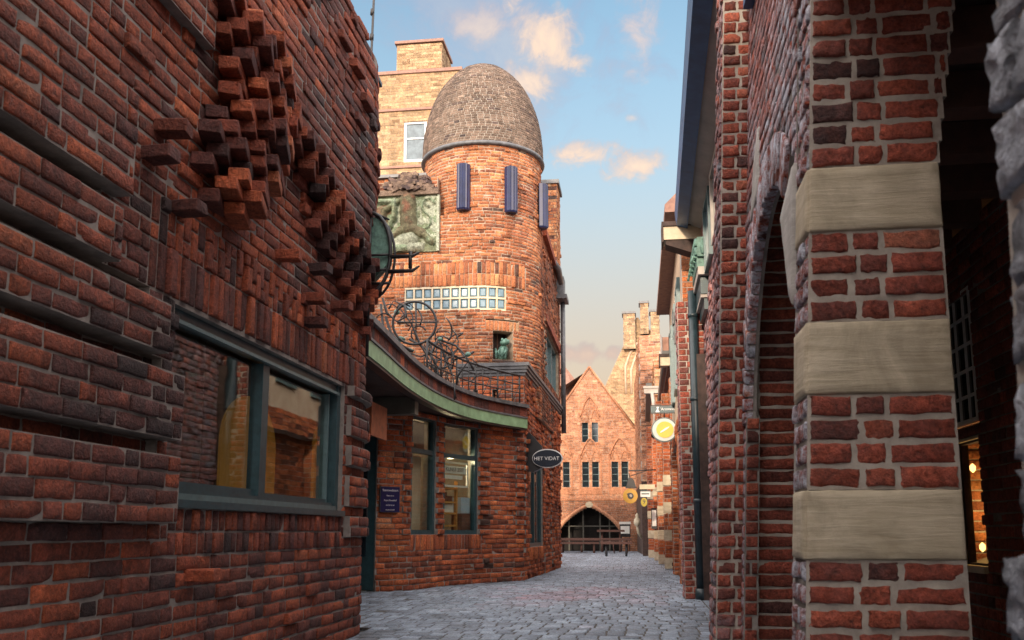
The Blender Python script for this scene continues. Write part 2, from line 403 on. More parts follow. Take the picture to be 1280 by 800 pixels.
def wall(mb, sf, s0, s1, z0, z1, course=.08, holes=(), zones=(), thick=.30, nx=2, nz=2, proud=.010, vari=.004,
         p_out=.02, p_in=.02, out=.03, t=0., w=0., bond='mixed', joint=.012, tint=None, white=None, mortar=1, jit=.003,
         Lb=.25, depthf=None, maxseg=.4, spread=.24):
    n = int(round((z1 - z0) / course)); runs = {}; rnd_min = .0045 if nx > 1 else .001
    bump_ = 0
    for k in range(n):
        za = z0 + k * course; zb = za + course; zc = (za + zb) / 2
        iv = [(s0, s1)]
        for c_ in sf.corners: iv = [q for x, y in iv for q in (((x, c_), (c_, y)) if x < c_ < y else ((x, y),))]
        for h in holes:
            r = h(zc)
            if r: iv = cuts(iv, *r)
        segs = []
        for x, y in iv:
            pts = sorted({x, y} | {q for zn in zones if zn[2] < zc < zn[3] for q in zn[:2] if x < q < y})
            for a, b in zip(pts[:-1], pts[1:]):
                if b - a < .012: continue
                m_ = (a + b) / 2; dd = sum(zn[4] for zn in zones if zn[2] < zc < zn[3] and zn[0] <= m_ <= zn[1])
                segs.append((a, b, dd))
        for a, b, dd in segs:
            runs.setdefault((round(a, 3), round(b, 3), dd), []).append(k)
        # bricks
        ph = rng.random() * Lb if bond == 'mixed' else (k % 2) * Lb * .38
        for a, b, dd in segs:
            x = s0 - ph; i = k
            while x < b:
                if bond == 'mixed': Lg = Lb if rng.random() < .72 else Lb / 2
                elif bond == 'flemish': i += 1; Lg = Lb if i % 2 else Lb / 2
                elif bond == 'square': Lg = Lb * rng.uniform(.85, 1.15)
                else: Lg = Lb if k % 2 else Lb / 2
                xa, xb = max(x, a), min(x + Lg, b); x += Lg
                if xb - xa < .035: continue
                if b - xb < .035 and xb < b: xb = b; x = b + 1
                d = dd + proud + rng.gauss(0, vari); q = rng.random()
                if q < p_out: d += rng.uniform(.35, 1) * out
                elif q < p_out + p_in: d -= rng.uniform(.3, .9) * .02
                if depthf: d += depthf((xa + xb) / 2, zc)
                d = max(d, dd + rnd_min)
                j = joint / 2
                tt = t + (tint((xa + xb) / 2, zc) if tint else 0); ww = w + (white((xa + xb) / 2, zc) if white else 0)
                hj = j * rng.uniform(.7, 1.2)
                brick(mb, sf, (xa + j, xb - j, xb - j, xa + j), (za + hj, za + hj, zb - hj, zb - hj), d, dd - .05,
                      nx if Lg > .15 or nx < 2 else max(2, nx - 1), nz, bcol(tt, max(0, min(1, ww)), spread), jit=jit)
    for (a, b, dd), ks in runs.items():
        st = ks[0]; pv = ks[0]
        for k in ks[1:] + [None]:
            if k is None or k != pv + 1:
                ns = max(1, int(math.ceil((b - a) / (maxseg if not (sf.curved and not sf.corners) else .08))))
                aa = a + (.02 if any(abs(a - c_) < 2e-3 for c_ in sf.corners) else 0)
                mb.sbox(sf, aa, b, z0 + st * course, z0 + (pv + 1) * course, -thick, dd, mortar, ns)
                st = k
            pv = k
def soldiers(mb, sf, s0, s1, z0, z1, bw=.08, t=0., w=0., proud=.012, nx=2, nz=3, vari=.006, joint=.012, thick=.3, mort=True, halves=False):
    x = s0; i = 0
    while x < s1 - .03:
        b = min(x + bw, s1); j = joint / 2; i += 1
        parts = [(z0, z1)]
        if halves: c = z0 + (z1 - z0) * (.35 if i % 2 else .68); parts = [(z0, c), (c, z1)]
        for a_, b_ in parts:
            brick(mb, sf, (x + j, b - j, b - j, x + j), (a_ + j, a_ + j, b_ - j, b_ - j), max(.006, proud + rng.gauss(0, vari)), -.05, nx, nz, bcol(t, w))
        x = b
    if mort: mb.sbox(sf, s0, s1, z0, z1, -thick, 0, 1, max(1, int((s1 - s0) / (.1 if sf.curved else .5))))
def ringbricks(mb, sf, c, zc, r0, r1, a0, a1, n, t=0., w=0., proud=.014, rise=1., thick=.3, nx=2, nz=3, soffit=True):
    for i in range(n):
        p = a0 + (a1 - a0) * i / n; q = a0 + (a1 - a0) * (i + 1) / n; g = (q - p) * .08
        def P(r, a): return c + r * math.cos(a), zc + r * rise * math.sin(a)
        pts = [P(r0, p + g), P(r1, p + g), P(r1, q - g), P(r0, q - g)]
        brick(mb, sf, [u[0] for u in pts], [u[1] for u in pts], proud + rng.gauss(0, .004), -thick + .02, nz, nx, bcol(t, w))
        # mortar bed behind the voussoir
        e = .03; pts = [P(r0 + .004, p), P(r1 + e, p), P(r1 + e, q), P(r0 + .004, q)]
        V = sf.map(np.array([u[0] for u in pts] * 2), np.array([u[1] for u in pts] * 2), np.array([-thick] * 4 + [-.004] * 4))
        mb.hexa(V.tolist(), 1)

def window(parent, sf, a, b, z0, z1, d, frame='teal', pane='glass', fw=.05, fd=.07, mull=(), trans=(), mw=.05, name='window', sill=None, ns=1, bars=.02, label=None, vb=(), hb=()):
    mb = MB()
    mb.sbox(sf, a, a + fw, z0, z1, d - fd, d, 0); mb.sbox(sf, b - fw, b, z0, z1, d - fd, d, 0)
    mb.sbox(sf, a + fw, b - fw, z0, z0 + fw, d - fd, d - .002, 0, ns); mb.sbox(sf, a + fw, b - fw, z1 - fw, z1, d - fd, d - .002, 0, ns)
    for x in mull: mb.sbox(sf, x - mw / 2, x + mw / 2, z0 + fw, z1 - fw, d - fd, d - .004, 0)
    for z in trans: mb.sbox(sf, a + fw, b - fw, z - mw / 2, z + mw / 2, d - fd, d - .006, 0, ns)
    for x in vb: mb.sbox(sf, x - bars / 2, x + bars / 2, z0 + fw, z1 - fw, d - fd * .7, d - .012, 0)
    for z in hb: mb.sbox(sf, a + fw, b - fw, z - bars / 2, z + bars / 2, d - fd * .7, d - .014, 0, ns)
    o = mb.build(name, frame, parent)
    pb = MB(); xs = [a + fw] + [x for x in mull] + [b - fw]
    pb.sbox(sf, a + fw * .8, b - fw * .8, z0 + fw * .8, z1 - fw * .8, d - fd * .6, d - fd * .5, 0, ns)
    pb.build('pane', pane, o)
    if label: o['label'] = label
    return o

def text_mesh(s, size, loc, rot, m, parent, name='lettering', ext=.002, align='CENTER', sx=1.):
    cu = bpy.data.curves.new(name, 'FONT'); cu.body = s; cu.size = size; cu.extrude = ext
    cu.align_x = align; cu.align_y = 'CENTER'
    tmp = bpy.data.objects.new('tmp_text', cu); col.objects.link(tmp)
    tmp.rotation_euler = rot; tmp.location = loc; tmp.scale = (sx, 1, 1)
    bpy.context.view_layer.update()
    me = bpy.data.meshes.new_from_object(tmp); me.transform(tmp.matrix_world); bpy.data.objects.remove(tmp)
    me.materials.clear(); me.materials.append(M[m]); me.name = name
    return link(name, me, parent)


# ================================================================== GROUND
g = MB()
g.add([(-300, -40, -.03), (300, -40, -.03), (300, 700, -.03), (-300, 700, -.03)], [(0, 1, 2, 3)])
g.build('ground', 'joint_sand', None, kind='structure')
pv = MB(); G = Ground()
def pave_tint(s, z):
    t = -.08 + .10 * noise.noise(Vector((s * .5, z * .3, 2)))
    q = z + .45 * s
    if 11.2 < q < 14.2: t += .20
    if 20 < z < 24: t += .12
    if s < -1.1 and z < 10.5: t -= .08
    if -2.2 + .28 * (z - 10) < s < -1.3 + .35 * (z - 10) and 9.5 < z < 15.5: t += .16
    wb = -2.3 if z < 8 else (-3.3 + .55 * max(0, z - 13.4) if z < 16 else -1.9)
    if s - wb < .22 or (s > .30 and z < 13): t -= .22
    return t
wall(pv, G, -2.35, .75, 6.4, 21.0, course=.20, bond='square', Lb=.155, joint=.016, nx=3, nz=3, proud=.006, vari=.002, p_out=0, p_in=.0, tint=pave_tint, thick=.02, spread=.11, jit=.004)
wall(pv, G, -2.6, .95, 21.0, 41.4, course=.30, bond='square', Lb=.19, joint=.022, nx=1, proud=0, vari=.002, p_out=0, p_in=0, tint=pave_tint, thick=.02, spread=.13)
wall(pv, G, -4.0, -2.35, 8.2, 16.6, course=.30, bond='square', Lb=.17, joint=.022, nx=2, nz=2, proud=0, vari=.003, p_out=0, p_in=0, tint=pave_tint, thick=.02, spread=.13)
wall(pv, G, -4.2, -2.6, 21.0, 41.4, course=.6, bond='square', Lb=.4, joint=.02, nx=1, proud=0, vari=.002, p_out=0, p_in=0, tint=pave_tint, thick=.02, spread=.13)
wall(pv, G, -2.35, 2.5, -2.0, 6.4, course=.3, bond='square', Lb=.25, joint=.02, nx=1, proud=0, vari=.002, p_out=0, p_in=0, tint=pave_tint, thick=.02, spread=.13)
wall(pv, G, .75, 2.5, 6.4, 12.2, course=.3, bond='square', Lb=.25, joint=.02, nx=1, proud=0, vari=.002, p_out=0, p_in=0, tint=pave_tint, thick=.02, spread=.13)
pv.build('pavement', ['paver', 'joint_sand'], None, kind='structure')

# ================================================================== LEFT SHOP BUILDING
UA = -2.30
A = empty('brick_shop', (-2.3, 4, 0), 'dark weathered brick shop with a wide teal window and ragged corbelled brickwork', 'building')
PA = Path([(UA, 1.2), (UA, 7.55), (UA - .03, 7.72), (UA - .10, 7.86), (UA - .22, 7.96), (UA - .36, 8.0)], s0=1.2)
PA.corners = []
SE = PA.s1
W0, W1, WZ0, WZ1 = 4.30, 7.06, .96, 1.98
ma = MB()
def upb(s):                                   # lower edge of the oversailing upper wall
    if s < 4.46: return 3.44
    if s < 5.35: return 3.84
    return 3.70 - (s - 5.4) * .285
def a_depth(s, z):
    if z > upb(s): return .13 + .02 * math.sin(s * 3 + z * 4)
    u = upb(s) - z
    if s > 5.4 and u < .5 and rng.random() < .3: return rng.uniform(.01, .05)
    return 0
def a_tint(s, z):
    n_ = noise.noise(Vector((s * .9, z * 1.3, 5)))
    t = -.06 + .26 * n_
    if z > upb(s): t += -.02
    if z < 1.0: t -= .02
    if 4.2 < s < 5.6 and 2.5 < z < 3.4: t += .14
    if 3.7 < s < 4.4 and z > 2.2: t += .10
    return t
zs = [(1.2, 4.27, .88, 1.20, .09), (1.2, 4.27, 1.28, 1.60, .09), (1.2, 4.10, 1.68, 1.92, .09), (1.2, 3.64, 2.0, 2.24, .09), (1.2, 3.70, 2.32, 2.80, .09),
      (1.2, 4.2, 1.20, 1.28, -.06), (1.2, 4.2, 1.60, 1.68, -.06), (1.2, 4.05, 1.92, 2.0, -.06), (1.2, 3.6, 2.24, 2.32, -.06),
      (7.12, SE, .80, .96, .05), (7.12, SE, 1.04, 1.28, .04), (7.12, SE, 1.36, 1.52, .05), (7.12, SE, 1.60, 1.84, .04), (7.12, SE, 1.92, 2.0, .06)]
holes = [rect(W0, W1, .96, 1.98), rect(4.02, 7.45, 2.0, 2.48), rect(4.35, 7.06, .72, .96)]
for k in range(int(1.2 / .08)):               # oversailing mortar body follows the stepped edge
    z = 3.04 + .08 * k
    s_ = 5.4 + (3.70 - z) / .285 if z < 3.70 else (5.36 if z < 3.83 else 4.47)
    zs.append((min(s_, SE - .05), SE, z, z + .08, .06))
    if z >= 3.44 - .001: zs.append((3.7, 4.46, z, z + .08, .06))
# base is battered out a little where the lowest courses curve
wall(ma, PA, 1.2, SE, 0, 4.24, spread=.21, holes=holes, zones=zs, nx=4, nz=3, proud=.007, vari=.0035, p_out=.03, p_in=.03, out=.035,
     depthf=lambda s, z: (rng.gauss(0, .008) if z > upb(s) else a_depth(s, z)), tint=a_tint, thick=.14, jit=.006, joint=.012)
wall(ma, PA, 1.2, SE, 4.24, 4.96, spread=.2, zones=[(3.7, SE, 4, 6, .05)], nx=3, nz=3, proud=.012, vari=.010, p_out=.08, p_in=.06, out=.04, tint=a_tint, thick=.14, jit=.006)
# sloping top courses
for k in range(8):
    z = 4.96 + .08 * k; e = 7.9 - (k) * .66
    wall(ma, PA, 1.2, e, z, z + .08, zones=[(3.7, SE, 4, 6, .05)], nx=2, nz=2, proud=.012, vari=.010, p_out=.05, tint=a_tint)
soldiers(ma, PA, 4.02, 7.45, 2.0, 2.24, thick=.14, t=-.08, nx=2, nz=4, vari=.010)
soldiers(ma, PA, 4.02, 7.45, 2.24, 2.48, thick=.14, t=.0, nx=2, nz=4, vari=.010, halves=True)
soldiers(ma, PA, 4.35, 7.06, .72, .84, thick=.14, t=-.1, nx=2, nz=2, vari=.006); soldiers(ma, PA, 4.35, 7.06, .84, .96, thick=.14, t=-.05, nx=2, nz=2, vari=.006)
ma.sbox(PA, W0, W1, 1.98, 2.0, -.14, .0, 1)
# skewed bricks that stick out of the corbelled cluster
def skew(s, z, d, ang, sz=(.24, .11, .065), t=.1, pitch=0):
    q = Matrix.Rotation(R(ang), 3, 'Z') @ Matrix.Rotation(R(pitch), 3, 'X')
    p = PA.map(np.array([s]), np.array([z]), np.array([d]))[0]
    c = bcol(t, 0)
    hx, hy, hz = sz[0] / 2, sz[1] / 2, sz[2] / 2; b_ = .006; V = []
    for dx in (-1, 1):
        for dy in (-1, 1):
            for dz in (-1, 1):
                for ax in range(3):
                    o_ = [hx - b_, hy - b_, hz - b_]; o_[ax] += b_
                    V.append(tuple(Vector(p) + q @ Vector((dx * o_[0] + rng.gauss(0, .002), dy * o_[1] + rng.gauss(0, .002), dz * o_[2] + rng.gauss(0, .002)))))
    import bmesh
    bm = bmesh.new(); [bm.verts.new(v) for v in V]; bmesh.ops.convex_hull(bm, input=bm.verts[:]); bm.verts.ensure_lookup_table(); bm.verts.index_update()
    ma.add([v.co[:] for v in bm.verts], [tuple(v.index for v in f.verts) for f in bm.faces], 0, c); bm.free()
def tooth(s, z, out, L_=.27, t=.05):
    skew(s, z, out - .045, -90 + 17 + rng.uniform(-3, 3), (L_, .115, .070), t)
for k in range(16):                            # saw-tooth courses, every brick bedded on the one below
    z = 2.58 + .08 * k
    lo = np.interp(z, [2.58, 2.74, 2.9, 3.1, 3.35, 3.6, 3.8], [4.50, 4.36, 4.36, 4.52, 4.62, 4.46, 4.44]); hi = np.interp(z, [2.58, 2.75, 3.1, 3.5, 3.8], [4.75, 5.02, 5.36, 5.46, 5.42])
    x = lo + (.11 if k % 2 else 0)
    while x < hi:
        q = (x - lo) / (hi - lo)
        tooth(x + .1, z + .04, .085 + .075 * math.sin(math.pi * q) + (.03 if k % 3 else -.01) + .05 * noise.noise(Vector((x * 4, z * 4, 0))) + rng.uniform(-.015, .015), rng.choice([.20, .27, .30]), t=rng.uniform(-.32, .26))
        x += .235
for k in range(9):                             # saw-tooth strip that steps down under the oversail towards the corner
    z_ = -.045 - .08 * k; x = 5.30 + (.11 if k % 2 else 0) + .06 * k
    while x < 7.62:
        if k < 3 + 2.6 * (math.sin(x * 4.1) > -.2) + 3.2 * (x > 6.9): tooth(x, upb(x) // .08 * .08 + z_ + .0, max(.03, .135 - .014 * k) + rng.uniform(-.012, .012), t=rng.uniform(-.3, .08))
        x += .235
for s, z in ((4.05, 2.80), (3.95, 2.62), (4.25, 2.46), (5.6, 2.62), (6.2, 2.7), (6.7, 2.55), (6.1, 2.46), (6.15, 2.3), (4.6, .62)):
    skew(s, z, .03, rng.uniform(-12, 12), t=0)
ma.build('wall', ['dark_brick', 'dark_mortar'], A)
c_ = MB(); zc_ = lambda v: 4.985 + .12 * (7.97 - v)
for v0, v1 in ((1.2, 4.5), (4.5, 7.98)): c_.hexa([(-2.72, v0, zc_(v0)), (-2.215, v0, zc_(v0)), (-2.215 - .10 * (v1 > 7), v1, zc_(v1)), (-2.72, v1, zc_(v1)), (-2.72, v0, zc_(v0) + .035), (-2.215, v0, zc_(v0) + .035), (-2.215 - .10 * (v1 > 7), v1, zc_(v1) + .035), (-2.72, v1, zc_(v1) + .035)])
c_.build('coping', 'lead', A)
b_ = MB()
b_.box(-9, -3.9, -3, 7.9, 0, 6.4); b_.box(-9, 4, -18, -14, 0, 9); b_.box(-9, -2.4, -14, -3, 0, 6); b_.box(-4.0, -2.72, 7.93, 7.98, 0, 4.95); b_.box(-3.9, -2.3, -3, 1.3, 0, 6.0); b_.box(-3.95, -2.56, 1.2, 7.9, 3.0, 4.9)  # block across the street behind the camera: unseen, added to shade the alley
b_.box(-3.95, -2.56, 1.25, 7.9, 2.95, 3.0)
b_.build('rear_walls_and_sun_block', 'body', A)
b_ = MB()
b_.add([(-2.5, -3, 6.0), (-9, -3, 6.4), (-5.8, -3, 8.2), (-2.5, 7.9, 4.9), (-9, 7.9, 6.4), (-5.8, 7.9, 8.2)], [(0, 2, 5, 3), (1, 4, 5, 2), (0, 1, 2), (3, 5, 4)])
b_.build('roof', 'tile', A)
# window of the left shop
wA = MB(); d0 = -.06
def fr(a, b, z0, z1, d1, m=0, dd=.08): wA.sbox(PA, a, b, z0, z1, d1 - dd, d1, m)
fr(W0, W0 + .06, .96, 1.98, d0); fr(W1 - .07, W1, .96, 1.98, d0 + .03)
fr(W0 + .06, W1 - .07, 1.92, 1.98, d0 + .02); fr(W0 + .06, W1 - .07, 1.90, 1.92, d0 + .045, 1, .03)
fr(W0 - .03, W1 + .01, .96, 1.00, d0 + .09, 0, .16); fr(W0 + .06, W1 - .07, 1.0, 1.035, d0 + .04, 1, .1); fr(W0 + .06, W1 - .07, 1.035, 1.06, d0 + .015)
fr(5.56, 5.66, 1.06, 1.90, d0 + .012); fr(5.66, 5.69, 1.06, 1.90, d0 - .01, 1); fr(6.90, 6.92, 1.06, 1.90, d0 - .01, 1)
fr(W0 + .06, 5.56, 1.06, 1.10, d0 - .012); fr(5.69, 6.90, 1.06, 1.085, d0 - .012)
wo = wA.build('window', ['teal', 'teal_light'], A)
for a, b in ((W0 + .055, 5.57), (5.68, 6.95)):
    p_ = MB(); p_.sbox(PA, a, b, 1.05, 1.925, d0 - .045, d0 - .037); p_.build('pane', 'glass', wo)
# shop interior: plaster wall with arched ochre panels that glow by themselves
i_ = MB(); i_.box(-3.86, -3.82, 1.3, 7.6, 0, 2.95); i_.build('interior_wall', 'room', A)
for y0, y1, zt, ub in ((5.84, 6.78, 1.80, -2.76), (7.30, 7.80, 1.74, -2.64)):
    i_ = MB(); r_ = (y1 - y0) / 2; pl = [(y0, .3), (y1, .3)] + [((y0 + y1) / 2 + r_ * math.cos(a), zt - r_ * .75 + r_ * .75 * math.sin(a)) for a in np.linspace(0, math.pi, 18)]
    i_.prism(pl, 'x', ub, ub + .02); i_.build('blind', 'ochre', A)
# thin lightning conductor on the corner
p_ = MB(); p_.tube([(-2.46, 8.06, 4.6), (-2.46, 8.06, 5.0), (-2.40, 8.06, 8.2)], .012)
for k in range(12): p_.tube([(-2.455, 8.06, 5.0 + k * .26), (-2.452, 8.06, 5.06 + k * .26)], .02)
p_.build('conductor_rod', 'iron', A)

# hanging half-round lantern on the corner of the left shop
hl = empty('wall_lantern', (-2.28, 7.45, 2.8), 'green half-round wrought iron lantern bracketed on the corner of the dark brick shop', 'lantern')
m_ = MB(); y_ = 7.45
arc = [(-2.24 + .185 * math.cos(a), y_, 3.20 + .36 * math.sin(a)) for a in np.linspace(-math.pi / 2, math.pi / 2, 14)]
m_.tube(arc, .017); m_.tube([(-2.24, y_, 3.6), (-2.24, y_, 2.30)], .014)
m_.tube([(x, y + .14, z) for x, y, z in arc], .012)
for z in (3.18, 3.05, 2.93): m_.tube([(-2.26, y_, z), (-2.06, y_, z)], .011)
for z, e in ((3.16, .03), (3.03, .04)): m_.tube([(-2.07, y_, z), (-1.86, y_, z + .0), (-1.80, y_, z + e)], [.02, .016, .008])
m_.tube([(-1.88, y_, 3.05), (-1.88, y_, 3.20)], .016)
for k in range(4): m_.tube([(-2.24, y_, 3.58 - .0 * k), (-2.20 + .03 * k, y_ + .14, 3.54)], .008)
m_.build('bracket', 'iron', hl)
m_ = MB(); pl = [(-2.235, 2.95)] + [(-2.235 + .165 * math.cos(a), 3.2 + .33 * math.sin(a)) for a in np.linspace(-.25, math.pi / 2, 12)]
m_.prism(pl, 'y', y_ + .03, y_ + .12); m_.build('lamp_body', 'verdigris', hl)

# ================================================================== TOWER HOUSE
T = empty('tower_house', (-3, 16, 0), 'orange brick house with a round egg-domed tower and curved shopfront under a green fascia', 'building')
CX, CY, CR = -3.09, 18.30, 1.21
# ground-floor shopfront wall
PB = Path([(-4.6, 12.75), (-3.72, 13.0), (-3.33, 13.42), (-3.17, 14.0), (-3.06, 14.5), (-2.62, 15.43), (-2.0, 16.28)], s0=-.915)
# s = 0 at (-3.72,13.0)
s_ = {}
for i, q in enumerate(PB.p): s_[i] = PB.S[i]
PB.corners = [s_[1]]
def sB(x, y):                                  # arc length of the nearest path point
    best = None
    for i in range(len(PB.l)):
        a = PB.p[i]; t_ = PB.t[i]; k = max(0, min(PB.l[i], (x - a[0]) * t_[0] + (y - a[1]) * t_[1]))
        d = math.hypot(a[0] + t_[0] * k - x, a[1] + t_[1] * k - y)
        if best is None or d < best[0]: best = (d, PB.S[i] + k)
    return best[1]
class Sub(Path): pass
PB2 = Path(PB.p[1:], s0=PB.S[1]); PB2.corners = []
mb = MB()
Wb1 = (sB(-3.34, 13.42) + .03, sB(-3.13, 14.22)); Wb2 = (sB(-3.06, 14.5), sB(-2.66, 15.36))
b_zones = [(PB.S[1], SEB, 0, .16, .03) for SEB in [PB2.s1]]
for k in range(12):
    z = .80 + .16 * k
    b_zones += [(Wb2[1] + .02, Wb2[1] + .28, z, z + .08, .035), (Wb1[1] + .02, Wb2[0] - .02, z, z + .08, .035), (Wb1[0] - .16, Wb1[0] - .02, z, z + .08, .03), (PB2.s1 - .2, PB2.s1, z, z + .08, .03)]
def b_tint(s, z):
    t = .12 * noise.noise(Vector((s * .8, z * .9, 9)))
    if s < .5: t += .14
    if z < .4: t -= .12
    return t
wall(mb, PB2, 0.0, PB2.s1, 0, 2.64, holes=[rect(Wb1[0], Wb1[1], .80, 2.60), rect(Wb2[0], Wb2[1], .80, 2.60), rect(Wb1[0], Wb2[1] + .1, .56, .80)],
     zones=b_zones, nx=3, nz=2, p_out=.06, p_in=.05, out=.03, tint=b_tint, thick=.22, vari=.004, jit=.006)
soldiers(mb, PB2, Wb1[0], Wb2[1] + .1, .56, .80, t=.05, nx=2, nz=2, vari=.008, thick=.22)
P0 = Path([(-5.2, 13.0), (-4.35, 12.98)]); P0b = Path([(-4.35, 12.98), (-3.72, 13.0)])
wall(mb, P0, 0, .85, 0, 2.64, nx=1); wall(mb, P0b, 0, .63, 2.2, 2.6, nx=1)
# street side of the ground floor
PC = Path([(-2.0, 16.28), (-1.86, 22.6)], s0=16.28)
c_zones = [(16.3, 16.5, .16 * k, .16 * k + .08, .04) for k in range(3, 16)] + [(20.3, 20.7, .16 * k, .16 * k + .08, .04) for k in range(1, 20)] + [(19.2, 20.7, 0, .4, .03)]
wall(mb, PC, 16.28, 22.5, 0, 3.84, holes=[rect(17.0, 19.0, .56, 2.4), rect(17.0, 19.0, .32, .56)], zones=c_zones, nx=2, nz=2, p_out=.12, p_in=.06, out=.05, t=-.04, thick=.22, vari=.01)
soldiers(mb, PC, 17.0, 19.0, .32, .56, t=.1, nx=2, nz=2, thick=.22, proud=.03)
mb.build('ground_floor_wall', ['red_brick', 'mortar'], T)

for (a, b), lb in ((Wb1, None), (Wb2, None)):
    window(T, PB2, a, b, .80, 2.60, -.02, 'teal', 'shop_glass', fw=.065, fd=.09, trans=(2.05,), mw=.07, ns=5)
window(T, PC, 17.0, 19.0, .56, 2.4, -.03, 'teal', 'dark_pane', fw=.07, mull=(18.0,), mw=.08)
# entrance leaf in the recess
dm = MB(); dm.box(-4.35, -3.74, 13.02, 13.07, .02, 2.2); do_ = dm.build('door', 'teal', T)
dm = MB(); dm.box(-4.24, -3.86, 13.00, 13.02, .5, 2.0); dm.build('pane', 'dark_pane', do_)
dm = MB(); dm.tube([(-3.84, 12.99, 1.0), (-3.84, 12.95, 1.02), (-3.84, 12.95, 1.25), (-3.84, 12.99, 1.27)], .012); dm.build('handle', 'iron', do_)

# curved fascia, band and coping of the flat roof
PF = Path([(-2.70, 8.15), (-2.77, 9.6), (-2.88, 11.6), (-2.83, 13.3), (-2.56, 14.75), (-1.93, 16.12)], smooth=8)
E0, E1 = PF.s0, PF.s1
fm = MB(); fm.sbox(PF, E0, E1, 2.63, 2.80, -.10, .03, 0, 48); fm.sbox(PF, E0, E1, 2.60, 2.63, -.10, .015, 1, 48); fm.build('fascia', ['green', 'black'], T)
fm = MB(); fm.sbox(PF, E0, E1, 2.803, 2.83, -.05, .045, 1, 48)
x = E0
while x < E1 - .02:
    b = min(x + .24, E1); fm.sbox(PF, x + .004, b - .004, 2.832, 2.985, -.05, .02 + rng.gauss(0, .003), 0, 3, bcol(-.2)); x = b
fm.sbox(PF, E0, E1, 2.832, 2.985, -.05, .008, 1, 48)
fm.build('parapet_band', ['dark_brick', 'lead'], T)
fm = MB(); fm.sbox(PF, E0, E1, 2.988, 3.05, -.35, .07, 0, 48); fm.build('coping', 'lead', T)
fm = MB(); pts = [tuple(q) for q in PF.map(np.linspace(E0, E1, 40), np.zeros(40), np.full(40, -.10))[:, :2]]
poly = pts + [(-1.93, 16.3), (-2.05, 17.2), (-6.4, 17.2), (-6.4, 8.15)]
fm.prism(poly, 'z', 2.66, 2.985); fm.build('roof_deck', 'dark_wood', T)
# soffit beam and the orange-brown box by the entrance
fm = MB(); fm.box(-4.6, -2.98, 12.2, 12.4, 2.42, 2.655); fm.build('soffit_beam', 'olive', T)
fm = MB(); fm.prism([(-3.36, 2.05), (-3.20, 2.0), (-3.20, 2.415), (-3.36, 2.415)], 'y', 10.9, 11.6); fm.build('entrance_box', 'orange_panel', T)
# dark recess behind
rm = MB(); rm.box(-6.5, -6.3, 8.2, 17.2, 0, 2.66); rm.box(-6.4, -4.4, 8.05, 8.2, 0, 2.95)
rm.box(-6.4, -5.1, 13.05, 13.3, 0, 2.66); rm.build('recess_wall', 'body', T)
# rooms behind the shop windows
rm = MB(); rm.box(-5.1, -2.15, 16.35, 16.45, 0, 2.65); rm.box(-5.15, -5.0, 13.1, 16.4, 0, 2.65)
rm.build('interior_wall', 'room', T)
for (a, b), nm in ((Wb1, 'x'), (Wb2, 'y')):
    rm = MB(); rm.sbox(PB2, a + .08, b - .06, 2.10, 2.53, -.20, -.18, 0, 4); rm.build('window_screen', 'room', T)
rm = MB(); rm.sbox(PB2, Wb1[0] + .07, Wb1[1] - .12, .87, 2.0, -.22, -.20, 0, 4); rm.build('window_screen', 'plaster', T)

# parapet block with stepped mouldings on the terrace corner
pm = MB()
PP = Path([(-3.15, 16.28), (-1.98, 16.28), (-1.86, 22.6)])
wall(pm, Path([(-3.15, 16.26), (-1.98, 16.26)]), 0, 1.17, 3.04, 3.60, nx=2, nz=2, t=-.02, thick=.3, p_out=.1, out=.02, holes=[rect(.25, .33, 3.12, 3.36), rect(.6, .68, 3.12, 3.36)])
wall(pm, Path([(-1.98, 16.26), (-1.86, 22.6)]), 0, 6.2, 3.04, 3.60, nx=2, nz=2, thick=.3, p_out=.15, out=.05)
pm.build('parapet', ['red_brick', 'mortar'], T)
pm = MB()
for k, (z0, z1, e) in enumerate(((3.603, 3.655, .02), (3.658, 3.71, .05), (3.713, 3.765, .075), (3.768, 3.83, .10))):
    pm.box(-3.18 - 0 * e, -1.98 + e, 16.26 - e, 16.62, z0, z1, 0)
    pm.hexa([(-2.4, 16.622, z0), (-1.978 + e, 16.622, z0), (-1.86 + e, 22.5, z0), (-2.3, 22.5, z0), (-2.4, 16.622, z1), (-1.978 + e, 16.622, z1), (-1.86 + e, 22.5, z1), (-2.3, 22.5, z1)], 0)
pm.build('moulding', 'lead', T)

# upper wall: flat part, quarter of the tower, street side, one continuous skin
arcp = [(CX + CR * math.sin(a), CY - CR * math.cos(a)) for a in np.linspace(0, math.pi / 2, 19)]
PD = Path([(-6.8, CY - CR)] + arcp + [(CX + CR, 22.9)], s0=-(6.8 + CX)); PD.corners = []
ARC = CR * math.pi / 2
def ph(a): return a * CR
mt = MB()
GB = (-1.32, ph(.55)); NI = (ph(.34), ph(.68)); SWS, SWE = ARC + .75, ARC + 4.1
def t_depth(s, z):
    if noise.noise(Vector((s * 2.2, z * 2.6, 3))) > .38: return rng.uniform(-.02, .03)
    return 0
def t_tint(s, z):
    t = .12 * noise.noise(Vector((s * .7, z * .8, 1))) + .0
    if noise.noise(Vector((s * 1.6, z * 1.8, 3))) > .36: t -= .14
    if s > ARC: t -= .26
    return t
hol = [rect(GB[0], GB[1], 5.04, 5.52), rect(NI[0], NI[1], 4.08, 4.64), rect(NI[0] - .14, NI[1] + .14, 4.64, 4.84), rect(-1.6, ph(.95), 5.52, 6.0), rect(SWS, SWE, 4.08, 5.2)]
zn = [(SWS - .2, SWS, 4.1 + .16 * k, 4.18 + .16 * k, .03) for k in range(8)]
wall(mt, PD, -3.71, PD.s1, 3.04, 6.96, holes=hol, zones=zn, course=.0653, Lb=.21, spread=.17, nx=2, nz=2, p_out=.04, p_in=.0, out=.03, depthf=t_depth, tint=t_tint, thick=.25, vari=.003, jit=.005)
